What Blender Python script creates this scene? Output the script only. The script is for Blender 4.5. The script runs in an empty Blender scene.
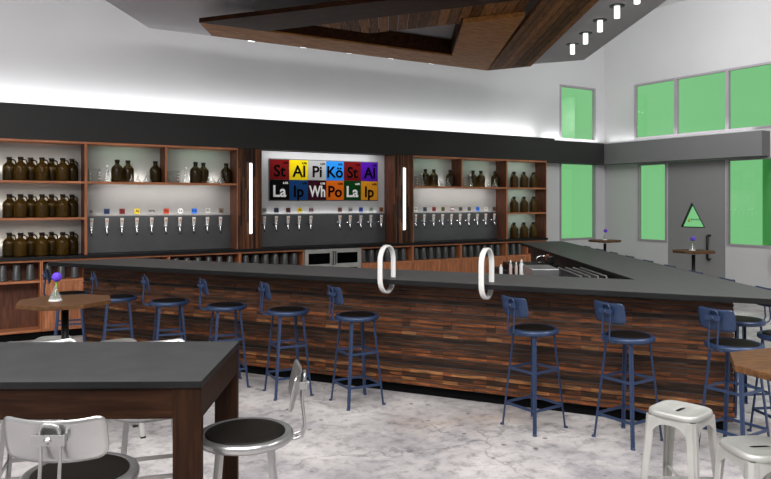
import bpy, bmesh, math, random
from mathutils import Vector, Matrix
random.seed(7)
R = math.radians
PI = math.pi
sc = bpy.context.scene
COL = sc.collection

# ---------------------------------------------------------------- camera
cam_d = bpy.data.cameras.new('camera')
cam_d.sensor_width = 36.0
cam_d.lens = 36.0*700/771
cam_d.shift_y = -38.0/771
cam_d.clip_start = 0.05
cam = bpy.data.objects.new('camera', cam_d)
cam.location = (0, 0, 1.75)
cam.rotation_euler = (R(90), 0, 0)
COL.objects.link(cam)
sc.camera = cam

# ---------------------------------------------------------------- world, exposure
w = bpy.data.worlds.new('World')
sc.world = w
w.use_nodes = True
w.node_tree.nodes['Background'].inputs[0].default_value = (0.21, 0.555, 0.24, 1)
w.node_tree.nodes['Background'].inputs[1].default_value = 1.0
vs = sc.view_settings
vs.view_transform = 'Standard'
vs.look = 'None'
vs.gamma = 1
vs.use_curve_mapping = False
vs.exposure = 0.0

# wall frame: u runs along the back wall, v runs into it
WA = R(31.7)
WO = Vector((-3.91, 9.14, 0))
WM = Matrix.Translation(WO) @ Matrix.Rotation(WA, 4, 'Z')
def W(u, v, z=0.0):
    return WM @ Vector((u, v, z))

def area(name, loc, size, size_y, energy, color=(1, 1, 1), direction=(0, 0, -1), xdir=None, spread=180):
    d = bpy.data.lights.new(name, 'AREA')
    d.shape = 'RECTANGLE'; d.size = size; d.size_y = size_y
    d.energy = energy; d.color = color; d.spread = R(spread)
    o = bpy.data.objects.new(name, d)
    zz = -Vector(direction).normalized()
    xx = Vector(xdir) if xdir else Vector((1, 0, 0))
    xx = (xx - zz*xx.dot(zz)).normalized()
    yy = zz.cross(xx)
    m = Matrix((xx, yy, zz)).transposed().to_4x4()
    m.translation = Vector(loc)
    o.matrix_world = m
    COL.objects.link(o)
    return o
UX = tuple(WM.to_3x3() @ Vector((1, 0, 0)))
VX = tuple(WM.to_3x3() @ Vector((0, 1, 0)))
VN = tuple(WM.to_3x3() @ Vector((0, -1, 0)))
# unseen fill lamps, added under the ceiling to brighten the room
area('fill_lamp', (-0.5, 0.2, 4.9), 5.0, 3.0, 560, (1, 0.985, 0.97), (0, 0.35, -1))
area('fill_lamp', (5.0, 3.6, 5.3), 2.0, 4.0, 420, (1, 0.985, 0.97), (0.25, 0.25, -1))
area('fill_lamp', (-4.5, 3.5, 5.3), 2.0, 4.0, 260, (1, 0.98, 0.96), (0.2, 0.3, -1))
area('fill_lamp', W(7.6, -3.2, 5.0), 1.0, 3.0, 110, (1, 1, 1), tuple(WM.to_3x3() @ Vector((1, 0.15, -0.15))), VX)  # extra fill, added to brighten the right wall
# LED coves on top of the fascias, washing the walls above
area('cove_lamp', W(3.4, 0.35, 3.0), 10.0, 0.05, 52, (1, 1, 1), tuple(WM.to_3x3() @ Vector((0, 0.1, 1))), UX)
area('cove_lamp', W(9.4, 0.42, 3.0), 1.6, 0.03, 5, (1, 1, 1), tuple(WM.to_3x3() @ Vector((0, 0.1, 1))), UX)
area('cove_lamp', W(10.36, -1.2, 3.0), 3.2, 0.04, 5, (1, 1, 1), tuple(WM.to_3x3() @ Vector((0.1, 0, 1))), VX)

# ---------------------------------------------------------------- node materials
def lin(c):
    return tuple(((x/255)/12.92 if x/255 <= 0.04045 else ((x/255+0.055)/1.055)**2.4) for x in c)
def newmat(name):
    m = bpy.data.materials.new(name); m.use_nodes = True
    nt = m.node_tree
    return m, nt, nt.nodes['Principled BSDF']
def N(nt, typ, **kw):
    n = nt.nodes.new(typ)
    for k, v in kw.items():
        if k in n.inputs: n.inputs[k].default_value = v
        else: setattr(n, k, v)
    return n
def L(nt, a, b): nt.links.new(a, b)
def ramp(nt, stops):
    n = nt.nodes.new('ShaderNodeValToRGB')
    e = n.color_ramp.elements
    while len(e) < len(stops): e.new(0.5)
    for el, (p, c) in zip(e, stops):
        el.position = p; el.color = (*c, 1) if len(c) == 3 else c
    return n
def plain(name, rgb, rough=0.5, metal=0.0, spec=0.5, var=0.08, vscale=6.0, bump=0.0):
    m, nt, b = newmat(name)
    c = lin(rgb)
    tc = N(nt, 'ShaderNodeTexCoord')
    no = N(nt, 'ShaderNodeTexNoise', Scale=vscale, Detail=4.0)
    L(nt, tc.outputs['Object'], no.inputs['Vector'])
    rp = ramp(nt, [(0.3, tuple(x*(1-var) for x in c)), (0.7, tuple(min(1, x*(1+var)) for x in c))])
    L(nt, no.outputs['Fac'], rp.inputs[0]); L(nt, rp.outputs[0], b.inputs['Base Color'])
    b.inputs['Roughness'].default_value = rough
    b.inputs['Metallic'].default_value = metal
    b.inputs['Specular IOR Level'].default_value = spec
    if bump:
        bp = N(nt, 'ShaderNodeBump', Strength=bump, Distance=0.01)
        L(nt, no.outputs['Fac'], bp.inputs['Height']); L(nt, bp.outputs[0], b.inputs['Normal'])
    return m
def wood(name, dark, light, stretch=(1, 14, 14), scale=3.0, rough=0.45, island=0.0, spec=0.3, bump=0.15):
    m, nt, b = newmat(name)
    tc = N(nt, 'ShaderNodeTexCoord')
    mp = N(nt, 'ShaderNodeMapping'); mp.inputs['Scale'].default_value = stretch
    L(nt, tc.outputs['Object'], mp.inputs['Vector'])
    no = N(nt, 'ShaderNodeTexNoise', Scale=scale, Detail=6.0, Roughness=0.65, Distortion=0.4)
    fac = no.outputs['Fac']
    if island:
        ge = N(nt, 'ShaderNodeNewGeometry')
        ad = N(nt, 'ShaderNodeVectorMath', operation='ADD')
        ml = N(nt, 'ShaderNodeVectorMath', operation='SCALE')
        cb = N(nt, 'ShaderNodeCombineXYZ')
        for i in range(3): L(nt, ge.outputs['Random Per Island'], cb.inputs[i])
        L(nt, cb.outputs[0], ml.inputs[0]); ml.inputs['Scale'].default_value = 37.0
        L(nt, mp.outputs[0], ad.inputs[0]); L(nt, ml.outputs[0], ad.inputs[1])
        L(nt, ad.outputs[0], no.inputs['Vector'])
        mx = N(nt, 'ShaderNodeMath', operation='MULTIPLY_ADD')
        L(nt, ge.outputs['Random Per Island'], mx.inputs[0]); mx.inputs[1].default_value = island
        sb = N(nt, 'ShaderNodeMath', operation='SUBTRACT'); L(nt, fac, sb.inputs[0]); sb.inputs[1].default_value = island/2
        L(nt, sb.outputs[0], mx.inputs[2]); fac = mx.outputs[0]
    else:
        L(nt, mp.outputs[0], no.inputs['Vector'])
    d, l = lin(dark), lin(light)
    mid = tuple((a+b_)/2*0.85 for a, b_ in zip(d, l))
    rp = ramp(nt, [(0.28, d), (0.5, mid), (0.75, l)])
    L(nt, fac, rp.inputs[0]); L(nt, rp.outputs[0], b.inputs['Base Color'])
    b.inputs['Roughness'].default_value = rough
    b.inputs['Specular IOR Level'].default_value = spec
    bp = N(nt, 'ShaderNodeBump', Strength=bump, Distance=0.004)
    L(nt, no.outputs['Fac'], bp.inputs['Height']); L(nt, bp.outputs[0], b.inputs['Normal'])
    return m
def slat_material():
    m, nt, b = newmat('reclaimed_slats')
    tc = N(nt, 'ShaderNodeTexCoord')
    at_ = N(nt, 'ShaderNodeAttribute', attribute_name='tone')
    mp = N(nt, 'ShaderNodeMapping'); mp.inputs['Scale'].default_value = (3, 3, 38)
    L(nt, tc.outputs['Object'], mp.inputs['Vector'])
    no = N(nt, 'ShaderNodeTexNoise', Scale=1.6, Detail=6.0, Roughness=0.7); L(nt, mp.outputs[0], no.inputs['Vector'])
    rp = ramp(nt, [(0.0, lin((46, 30, 20))), (0.30, lin((84, 54, 34))), (0.60, lin((124, 76, 46))), (0.78, lin((146, 90, 54))), (0.88, lin((150, 116, 80))), (1.0, lin((172, 146, 110)))])
    L(nt, at_.outputs['Fac'], rp.inputs[0])
    r2 = ramp(nt, [(0.34, (0.16, 0.14, 0.12)), (0.50, (0.62, 0.54, 0.44)), (0.68, (1.42, 1.20, 0.95))])
    L(nt, no.outputs['Fac'], r2.inputs[0])
    mu = N(nt, 'ShaderNodeMix', data_type='RGBA', blend_type='MULTIPLY'); mu.inputs[0].default_value = 1.0
    L(nt, rp.outputs[0], mu.inputs[6]); L(nt, r2.outputs[0], mu.inputs[7])
    L(nt, mu.outputs[2], b.inputs['Base Color'])
    b.inputs['Roughness'].default_value = 0.6; b.inputs['Specular IOR Level'].default_value = 0.25
    bp = N(nt, 'ShaderNodeBump', Strength=0.3, Distance=0.004)
    L(nt, no.outputs['Fac'], bp.inputs['Height']); L(nt, bp.outputs[0], b.inputs['Normal'])
    return m
def emit(name, rgb, strength):
    m, nt, b = newmat(name)
    b.inputs['Base Color'].default_value = (*lin(rgb), 1)
    b.inputs['Emission Color'].default_value = (*lin(rgb), 1)
    b.inputs['Emission Strength'].default_value = strength
    return m
def thin_glass(name, tint=(1, 1, 1), gloss=0.08, rough=0.02, diff=0.0, dcol=(1, 1, 1)):
    m = bpy.data.materials.new(name); m.use_nodes = True
    nt = m.node_tree
    nt.nodes.remove(nt.nodes['Principled BSDF'])
    out = nt.nodes['Material Output']
    tr = N(nt, 'ShaderNodeBsdfTransparent'); tr.inputs[0].default_value = (*tint, 1)
    gl = N(nt, 'ShaderNodeBsdfGlossy', Roughness=rough)
    lw = N(nt, 'ShaderNodeLayerWeight', Blend=0.25)
    ma = N(nt, 'ShaderNodeMath', operation='MULTIPLY_ADD')
    L(nt, lw.outputs['Facing'], ma.inputs[0]); ma.inputs[1].default_value = gloss*3; ma.inputs[2].default_value = gloss*0.5
    mx = N(nt, 'ShaderNodeMixShader')
    L(nt, ma.outputs[0], mx.inputs[0]); L(nt, tr.outputs[0], mx.inputs[1]); L(nt, gl.outputs[0], mx.inputs[2])
    last = mx
    if diff:
        df = N(nt, 'ShaderNodeBsdfDiffuse'); df.inputs[0].default_value = (*dcol, 1)
        m2 = N(nt, 'ShaderNodeMixShader'); m2.inputs[0].default_value = diff
        L(nt, mx.outputs[0], m2.inputs[1]); L(nt, df.outputs[0], m2.inputs[2]); last = m2
    L(nt, last.outputs[0], out.inputs['Surface'])
    return m

M = {}
M['wall'] = plain('wall_paint', (196, 196, 198), 0.75, var=0.02, vscale=1.5, spec=0.2)
M['wall_grey'] = plain('grey_wall_paint', (188, 188, 189), 0.7, var=0.02, vscale=1.5, spec=0.2)
M['fascia'] = plain('charcoal_paint', (50, 50, 50), 0.6, var=0.06, vscale=1.0, spec=0.2)
M['fascia_grey'] = plain('grey_fascia_paint', (114, 114, 115), 0.7, var=0.03, vscale=1.0, spec=0.2)
M['canopy'] = plain('canopy_plaster', (168, 166, 169), 0.8, var=0.03, vscale=0.8, spec=0.2)
M['white'] = plain('white_plastic', (235, 235, 235), 0.4, var=0.02)
M['white_enamel'] = plain('white_enamel', (228, 228, 226), 0.25, var=0.03, spec=0.6)
M['sill'] = plain('window_frame_paint', (150, 142, 150), 0.5, var=0.04)
M['top'] = plain('dark_laminate', (78, 78, 78), 0.55, var=0.10, vscale=14, spec=0.18)
M['table_top'] = plain('table_laminate', (54, 54, 55), 0.6, var=0.12, vscale=9, spec=0.15)
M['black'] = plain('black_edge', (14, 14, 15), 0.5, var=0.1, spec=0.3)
M['black_metal'] = plain('black_metal', (24, 24, 26), 0.4, metal=0.3, var=0.1)
M['kick'] = plain('toe_kick_black', (5, 5, 6), 0.7, var=0.1, spec=0.1)
M['blue'] = plain('blue_powder_coat', (40, 57, 88), 0.38, metal=0.15, var=0.10, vscale=18, spec=0.5)
M['pad'] = plain('black_vinyl_pad', (17, 14, 11), 0.6, var=0.2, vscale=3, spec=0.15)
M['steel'] = plain('brushed_steel', (176, 176, 178), 0.33, metal=0.9, var=0.10, vscale=5)
M['steel_dark'] = plain('dull_steel_panel', (104, 105, 107), 0.38, metal=0.75, var=0.10, vscale=3)
M['galv'] = plain('brushed_pale_metal', (180, 180, 176), 0.45, metal=0.4, var=0.16, vscale=4, spec=0.5)
M['silver'] = plain('silver_coat', (168, 168, 168), 0.28, metal=0.85, var=0.08)
M['chrome'] = plain('chrome', (225, 225, 228), 0.12, metal=1.0, var=0.03)
M['cup'] = plain('dark_tumbler', (74, 75, 76), 0.35, var=0.1, spec=0.5)
M['purple'] = plain('purple_petals', (98, 60, 205), 0.6, var=0.35, vscale=60)
M['green'] = plain('green_stem', (104, 165, 52), 0.5, var=0.15)
M['copper'] = plain('copper', (150, 90, 60), 0.3, metal=0.8)
M['pinkish'] = plain('pale_pink_plastic', (205, 180, 172), 0.4)
M['orange'] = plain('orange_badge', (235, 150, 60), 0.4)
M['outside'] = plain('green_screen_render', (120, 200, 130), 0.9, var=0.0)
M['orange_wood'] = wood('reddish_oak', (140, 82, 52), (216, 144, 102), (1.2, 14, 14), 3.0, 0.45)
M['orange_wood_v'] = wood('reddish_oak_upright', (140, 82, 52), (216, 144, 102), (14, 14, 1.2), 3.0, 0.45)
M['brown_wood_v'] = wood('brown_walnut_upright', (66, 38, 26), (120, 74, 54), (12, 12, 1.2), 3.0, 0.5)
M['table_wood'] = wood('dark_walnut', (24, 14, 9), (55, 34, 22), (1.2, 16, 16), 2.6, 0.5, spec=0.08)
M['table_wood_v'] = wood('dark_walnut_upright', (24, 14, 9), (55, 34, 22), (16, 16, 1.2), 2.6, 0.5, spec=0.08)
M['rustic'] = wood('rustic_plank_top', (50, 30, 14), (112, 74, 38), (2, 10, 10), 4.0, 0.6, bump=0.3)
M['slat'] = slat_material()
M['slat_v'] = wood('reclaimed_upright_slats', (24, 13, 8), (116, 72, 44), (40, 40, 1.8), 2.0, 0.55, island=0.5, bump=0.3)
M['sc_dark'] = wood('sculpture_dark_wood', (28, 15, 7), (62, 36, 20), (2.0, 8, 8), 2.6, 0.5, spec=0.05)
M['sc_light'] = wood('sculpture_pale_wood', (112, 72, 34), (186, 130, 74), (2.0, 9, 9), 2.4, 0.5, spec=0.05)  # paler than the front arm and inner boards
M['sc_plank'] = wood('sculpture_planks', (66, 42, 23), (146, 100, 60), (14, 1.6, 14), 3.0, 0.55, island=0.35, spec=0.05)
M['pane'] = thin_glass('window_glass', (0.97, 1.0, 0.97), 0.06, 0.03)
M['clear'] = thin_glass('clear_glassware', (0.90, 0.92, 0.92), 0.16, 0.05, diff=0.10, dcol=(0.9, 0.9, 0.9))
M['fridge_glass'] = thin_glass('fridge_glass', (0.35, 0.36, 0.37), 0.12, 0.05)
M['lamp'] = emit('lit_diffuser', (255, 255, 255), 2.0)
M['led'] = emit('lit_led', (255, 255, 255), 5.0)

def amber():
    m, nt, b = newmat('amber_glass')
    b.inputs['Base Color'].default_value = (*lin((52, 38, 11)), 1)
    b.inputs['Roughness'].default_value = 0.18
    b.inputs['Transmission Weight'].default_value = 0.35
    b.inputs['IOR'].default_value = 1.3
    b.inputs['Specular IOR Level'].default_value = 0.3
    return m
M['amber'] = amber()
M['amber_light'] = amber(); M['amber_light'].name = 'paler_amber_glass'
M['amber_light'].node_tree.nodes['Principled BSDF'].inputs['Base Color'].default_value = (*lin((74, 53, 15)), 1)

def concrete():
    m, nt, b = newmat('stained_concrete')
    tc = N(nt, 'ShaderNodeTexCoord')
    n1 = N(nt, 'ShaderNodeTexNoise', Scale=1.1, Detail=8.0, Roughness=0.65)
    n2 = N(nt, 'ShaderNodeTexNoise', Scale=9.0, Detail=8.0, Roughness=0.7)
    n3 = N(nt, 'ShaderNodeTexNoise', Scale=0.8, Detail=5.0)
    n3.noise_dimensions = '4D'; n3.inputs['W'].default_value = 3.7
    for n in (n1, n2, n3): L(nt, tc.outputs['Object'], n.inputs['Vector'])
    r1 = ramp(nt, [(0.30, lin((138, 136, 140))), (0.48, lin((182, 178, 178))), (0.62, lin((206, 202, 200))), (0.75, lin((226, 225, 226)))])
    L(nt, n1.outputs['Fac'], r1.inputs[0])
    r2 = ramp(nt, [(0.28, (0.42, 0.42, 0.44)), (0.52, (0.98, 0.98, 0.98)), (0.8, (1.05, 1.05, 1.05))])
    L(nt, n2.outputs['Fac'], r2.inputs[0])
    mu = N(nt, 'ShaderNodeMix', data_type='RGBA', blend_type='MULTIPLY'); mu.inputs[0].default_value = 1.0
    L(nt, r1.outputs[0], mu.inputs[6]); L(nt, r2.outputs[0], mu.inputs[7])
    # rusty and lilac stains
    r3 = ramp(nt, [(0.56, (0, 0, 0)), (0.70, (0.7, 0.7, 0.7))]); L(nt, n3.outputs['Fac'], r3.inputs[0])
    mo = N(nt, 'ShaderNodeMix', data_type='RGBA', blend_type='MULTIPLY')
    L(nt, r3.outputs[0], mo.inputs[0]); L(nt, mu.outputs[2], mo.inputs[6]); mo.inputs[7].default_value = (*lin((226, 194, 164)), 1)
    r4 = ramp(nt, [(0.28, (0.8, 0.8, 0.8)), (0.42, (0, 0, 0))]); L(nt, n3.outputs['Fac'], r4.inputs[0])
    ml = N(nt, 'ShaderNodeMix', data_type='RGBA', blend_type='MULTIPLY')
    L(nt, r4.outputs[0], ml.inputs[0]); L(nt, mo.outputs[2], ml.inputs[6]); ml.inputs[7].default_value = (*lin((212, 204, 222)), 1)
    # cracks
    wn = N(nt, 'ShaderNodeTexNoise', Scale=3.0, Detail=4.0)
    L(nt, tc.outputs['Object'], wn.inputs['Vector'])
    mixv = N(nt, 'ShaderNodeMix', data_type='VECTOR'); mixv.inputs[0].default_value = 0.36
    L(nt, tc.outputs['Object'], mixv.inputs[4]); L(nt, wn.outputs['Color'], mixv.inputs[5])
    vo = N(nt, 'ShaderNodeTexVoronoi', feature='DISTANCE_TO_EDGE', Scale=0.75)
    L(nt, mixv.outputs[1], vo.inputs['Vector'])
    r5 = ramp(nt, [(0.0, (0.50, 0.50, 0.50)), (0.006, (1, 1, 1))]); L(nt, vo.outputs['Distance'], r5.inputs[0])
    # pits
    v2 = N(nt, 'ShaderNodeTexVoronoi', Scale=5.5); L(nt, tc.outputs['Object'], v2.inputs['Vector'])
    r6 = ramp(nt, [(0.07, (0.15, 0.14, 0.14)), (0.13, (1, 1, 1))]); L(nt, v2.outputs['Distance'], r6.inputs[0])
    m5 = N(nt, 'ShaderNodeMix', data_type='RGBA', blend_type='MULTIPLY'); m5.inputs[0].default_value = 0.75
    L(nt, ml.outputs[2], m5.inputs[6]); L(nt, r5.outputs[0], m5.inputs[7])
    m6 = N(nt, 'ShaderNodeMix', data_type='RGBA', blend_type='MULTIPLY'); m6.inputs[0].default_value = 0.75
    L(nt, m5.outputs[2], m6.inputs[6]); L(nt, r6.outputs[0], m6.inputs[7])
    L(nt, m6.outputs[2], b.inputs['Base Color'])
    b.inputs['Roughness'].default_value = 0.5
    b.inputs['Specular IOR Level'].default_value = 0.3
    bp = N(nt, 'ShaderNodeBump', Strength=0.12, Distance=0.01)
    L(nt, n2.outputs['Fac'], bp.inputs['Height']); L(nt, bp.outputs[0], b.inputs['Normal'])
    return m
M['floor'] = concrete()

# ---------------------------------------------------------------- mesh helpers
class MB:
    def __init__(s): s.bm = bmesh.new(); s.mats = []; s.smooth = False
    def mi(s, m):
        if m not in s.mats: s.mats.append(m)
        return s.mats.index(m)
    def verts(s, pts): return [s.bm.verts.new(p) for p in pts]
    def face(s, vs_, mat=None, smooth=False):
        try: f = s.bm.faces.new(vs_)
        except ValueError: return None
        if mat is not None: f.material_index = s.mi(mat)
        f.smooth = smooth
        return f
    def box(s, x0, x1, y0, y1, z0, z1, mat=None, M4=None):
        p = [Vector((x, y, z)) for z in (z0, z1) for y in (y0, y1) for x in (x0, x1)]
        if M4 is not None: p = [M4 @ q for q in p]
        v = s.verts(p)
        for q in ((0, 2, 3, 1), (4, 5, 7, 6), (0, 1, 5, 4), (2, 6, 7, 3), (0, 4, 6, 2), (1, 3, 7, 5)):
            s.face([v[i] for i in q], mat)
    def prism(s, poly, z0, z1, mat=None, side=None):
        n = len(poly)
        A = sum(poly[i][0]*poly[(i+1) % n][1]-poly[(i+1) % n][0]*poly[i][1] for i in range(n))
        if A < 0: poly = poly[::-1]
        a = s.verts([(p[0], p[1], z0) for p in poly]); b = s.verts([(p[0], p[1], z1) for p in poly])
        s.face(a[::-1], mat); s.face(b, mat)
        for i in range(n):
            j = (i+1) % n
            s.face([a[i], a[j], b[j], b[i]], side or mat)
    def lathe(s, prof, seg=24, mat=None, M4=None, cap=True, smooth=True):
        rings = []
        for r, z in prof:
            ring = []
            for k in range(seg):
                p = Vector((r*math.cos(2*PI*k/seg), r*math.sin(2*PI*k/seg), z))
                ring.append(s.bm.verts.new(M4 @ p if M4 is not None else p))
            rings.append(ring)
        for a, b in zip(rings, rings[1:]):
            for k in range(seg):
                j = (k+1) % seg
                s.face([a[k], a[j], b[j], b[k]], mat, smooth)
        if cap:
            s.face(rings[0][::-1], mat); s.face(rings[-1], mat)
    def tube(s, pts, r, seg=8, mat=None, closed=False, cap=True, ry=None, smooth=True, up=None):
        pts = [Vector(p) for p in pts]
        n = len(pts); rings = []
        prev = None
        for i, p in enumerate(pts):
            if closed: t = (pts[(i+1) % n]-pts[i-1]).normalized()
            else:
                t = (pts[min(i+1, n-1)]-pts[max(i-1, 0)]).normalized()
            if up is not None: a = Vector(up)
            elif prev is not None: a = prev
            else: a = Vector((0, 0, 1)) if abs(t.z) < 0.9 else Vector((1, 0, 0))
            x = (a - t*a.dot(t)).normalized(); y = t.cross(x); prev = x
            rr = r[i] if isinstance(r, (list, tuple)) else r
            r2 = ry if ry is not None else rr
            rings.append([s.bm.verts.new(p + x*(rr*math.cos(2*PI*k/seg)) + y*(r2*math.sin(2*PI*k/seg))) for k in range(seg)])
        m_ = n if closed else n-1
        for i in range(m_):
            a, b = rings[i], rings[(i+1) % n]
            for k in range(seg):
                j = (k+1) % seg
                s.face([a[k], a[j], b[j], b[k]], mat, smooth)
        if cap and not closed:
            s.face(rings[0][::-1], mat); s.face(rings[-1], mat)
    def bar(s, p, q, wx, wy, mat=None, up=(0, 0, 1), wx2=None, wy2=None):
        p, q = Vector(p), Vector(q)
        t = (q-p).normalized(); a = Vector(up)
        x = (a - t*a.dot(t)).normalized(); y = t.cross(x)
        wx2 = wx2 or wx; wy2 = wy2 or wy
        A = s.verts([p + x*(sx*wx/2) + y*(sy*wy/2) for sx, sy in ((-1, -1), (1, -1), (1, 1), (-1, 1))])
        B = s.verts([q + x*(sx*wx2/2) + y*(sy*wy2/2) for sx, sy in ((-1, -1), (1, -1), (1, 1), (-1, 1))])
        s.face(A[::-1], mat); s.face(B, mat)
        for i in range(4):
            j = (i+1) % 4
            s.face([A[i], A[j], B[j], B[i]], mat)
    def build(s, name, mat=None, parent=None, bevel=0.0, loc=None, rotz=None):
        bmesh.ops.recalc_face_normals(s.bm, faces=s.bm.faces)
        if mat is not None and not s.mats: s.mats = [mat]
        me = bpy.data.meshes.new(name); s.bm.to_mesh(me); s.bm.free()
        for m in s.mats: me.materials.append(m)
        o = bpy.data.objects.new(name, me); COL.objects.link(o)
        if parent is not None: o.parent = parent
        if loc is not None: o.location = loc
        if rotz is not None: o.rotation_euler = (0, 0, rotz)
        if bevel:
            b = o.modifiers.new('bevel', 'BEVEL'); b.width = bevel; b.segments = 2; b.limit_method = 'ANGLE'; b.angle_limit = R(40)
        return o
def boxo(name, x0, x1, y0, y1, z0, z1, mat, parent=None, bevel=0.0):
    b = MB(); b.box(x0, x1, y0, y1, z0, z1); return b.build(name, mat, parent, bevel)
def tag(o, label, cat, group=None, kind=None):
    o['label'] = label; o['category'] = cat
    if group: o['group'] = group
    if kind: o['kind'] = kind
    return o
def struct(o): o['kind'] = 'structure'; return o
def empty(name, loc=(0, 0, 0), rz=0.0, label=None, cat=None, group=None):
    o = bpy.data.objects.new(name, None); o.empty_display_size = 0.1
    o.location = loc; o.rotation_euler = (0, 0, rz); COL.objects.link(o)
    if label: tag(o, label, cat, group)
    return o
def wempty(name, u, v, z, label, cat, group=None):
    return empty(name, W(u, v, z), WA, label, cat, group)
KIDS = {}
def children(o):
    return [c for c in bpy.data.objects if c.parent is o]
def copy_tree(o, loc, rz, label, group=None):
    def rec(s, parent):
        c = s.copy(); COL.objects.link(c)
        if parent is not None: c.parent = parent
        for ch in KIDS.setdefault(s.name, children(s)): rec(ch, c)
        return c
    r = rec(o, None)
    r.location = loc; r.rotation_euler = (0, 0, rz); r['label'] = label
    if group: r['group'] = group
    return r
ORD = ['first', 'second', 'third', 'fourth', 'fifth', 'sixth', 'seventh', 'eighth', 'ninth', 'tenth', 'eleventh', 'twelfth']
def text_mesh(name, body, size, loc, mat, parent, rx=R(90), align='CENTER', extrude=0.002, rz=0.0, bold=0.022, fit=0.0):
    cu = bpy.data.curves.new(name, 'FONT'); cu.body = body; cu.size = size
    cu.align_x = align; cu.align_y = 'BOTTOM_BASELINE' if False else 'CENTER'
    cu.extrude = extrude; cu.resolution_u = 3; cu.offset = bold*size
    t = bpy.data.objects.new(name + '_tmp', cu); COL.objects.link(t)
    dg = bpy.context.evaluated_depsgraph_get()
    me = bpy.data.meshes.new_from_object(t.evaluated_get(dg))
    me.name = name
    if fit:
        xs = [v_.co.x for v_ in me.vertices]; wd = max(xs)-min(xs); cxm = (max(xs)+min(xs))/2
        k_ = min(1.0, fit/wd)
        for v_ in me.vertices: v_.co.x = (v_.co.x-cxm)*k_
    bpy.data.objects.remove(t); bpy.data.curves.remove(cu)
    me.materials.clear(); me.materials.append(mat)
    o = bpy.data.objects.new(name, me); COL.objects.link(o)
    o.parent = parent; o.location = loc; o.rotation_euler = (rx, 0, rz)
    return o

# ================================================================ SETTING
UR = 10.45          # right wall
UL, VF = -5.5, -14.0
CEIL = 5.6
def wallroot_mesh(name, boxes, mat):
    b = MB()
    for bx in boxes: b.box(*bx)
    o = b.build(name, mat, None, loc=WO, rotz=WA)
    return struct(o)
wallroot_mesh('floor', [(UL, UR+0.3, VF, 0.8, -0.1, 0)], M['floor'])
wallroot_mesh('ceiling', [(UL, UR+0.3, VF, 0.8, CEIL, CEIL+0.1)], M['wall'])
# back wall with window openings 9.11..10.11 (low) and 9.09..10.2 (high)
T = 0.07
wallroot_mesh('wall_back', [(UL, 9.10, 0.5, 0.5+T, 0, CEIL), (10.15, UR+T, 0.5, 0.5+T, 0, CEIL),
                            (9.10, 10.15, 0.5, 0.5+T, 0, 0.95), (9.10, 10.15, 0.5, 0.5+T, 2.56, 3.02), (9.10, 10.15, 0.5, 0.5+T, 4.15, CEIL)], M['wall'])
# right wall: window openings low -0.36..-1.04, -2.29..-3.25; door opening -1.06..-2.26; high -0.27..-5.4
wallroot_mesh('wall_right', [(UR, UR+T, -0.36, 0.5, 0, 3.02), (UR, UR+T, -1.04, -0.36, 0, 0.95), (UR, UR+T, -1.04, -0.36, 2.52, 3.02),
                             (UR, UR+T, -1.06, -1.04, 0, 3.02), (UR, UR+T, -2.26, -1.06, 2.52, 3.02), (UR, UR+T, -2.29, -2.26, 0, 3.02),
                             (UR, UR+T, -3.29, -2.29, 0, 0.95), (UR, UR+T, -3.29, -2.29, 2.52, 3.02), (UR, UR+T, VF, -3.29, 0, 3.02),
                             (UR, UR+T, -0.27, 0.5, 3.02, CEIL), (UR, UR+T, -5.5, -0.27, 4.15, CEIL), (UR, UR+T, VF, -5.5, 3.02, CEIL)], M['wall_grey'])
wallroot_mesh('wall_left', [(UL-T, UL, VF, 0.75, 0, CEIL)], M['wall'])
wallroot_mesh('wall_front', [(UL-T, UR+T, VF-T, VF, 0, CEIL)], M['wall'])

def window(n, along, a0, a1, z0, z1, mull=()):
    """framed window in the back wall (along='u') or right wall (along='v')"""
    r = empty('window_%d' % n, WO, WA); struct(r)
    fr = MB(); fw = 0.038
    def bx(b, p0, p1, q0, q1, d0, d1):
        if along == 'u': b.box(p0, p1, 0.5+d0, 0.5+d1, q0, q1)
        else: b.box(UR+d0, UR+d1, p0, p1, q0, q1)
    bx(fr, a0, a0+fw, z0, z1, -0.015, 0.05); bx(fr, a1-fw, a1, z0, z1, -0.015, 0.05)
    bx(fr, a0+fw, a1-fw, z0, z0+fw, -0.015, 0.05); bx(fr, a0+fw, a1-fw, z1-fw, z1, -0.015, 0.05)
    for m in mull: bx(fr, m-0.032, m+0.032, z0+fw, z1-fw, -0.015, 0.05)
    fr.build('window_frame', M['sill'], r)
    edges = [a0+fw] + [e for m in mull for e in (m-0.032, m+0.032)] + [a1-fw]
    for k in range(0, len(edges), 2):
        g = MB(); bx(g, edges[k], edges[k+1], z0+fw, z1-fw, 0.012, 0.018)
        g.build('glass_pane', M['pane'], r)
window(1, 'u', 9.10, 10.15, 0.95, 2.56)
window(2, 'u', 9.10, 10.15, 3.02, 4.15)
window(3, 'v', -1.04, -0.36, 0.95, 2.52)
window(4, 'v', -3.29, -2.29, 0.95, 2.52)
window(5, 'v', -5.5, -0.27, 3.02, 4.15, (-4.42, -3.36, -2.30, -1.24))
# green return of the outside wall seen through the last low window
b = MB(); p0, p1 = (UR+0.10, -3.06), (UR+1.0, -2.37)
b.prism([p0, p1, (p1[0]+0.05, p1[1]-0.06), (p0[0]+0.05, p0[1]-0.06)], 0.5, 2.8)
struct(b.build('trim_1', M['outside'], None, loc=WO, rotz=WA))
# fascias
def fasc(name, bx, mat):
    b = MB(); b.box(*bx); return struct(b.build(name, mat, None, 0.004, WO, WA))
fasc('trim_2', (UL, 8.46, 0.0, 0.30, 2.53, 2.975), M['fascia'])
fasc('trim_3', (8.46, 10.2, 0.30, 0.499, 2.53, 2.975), M['fascia'])
fasc('trim_4', (10.2, UR-0.001, -3.08, 0.499, 2.53, 2.96), M['fascia_grey'])

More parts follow.
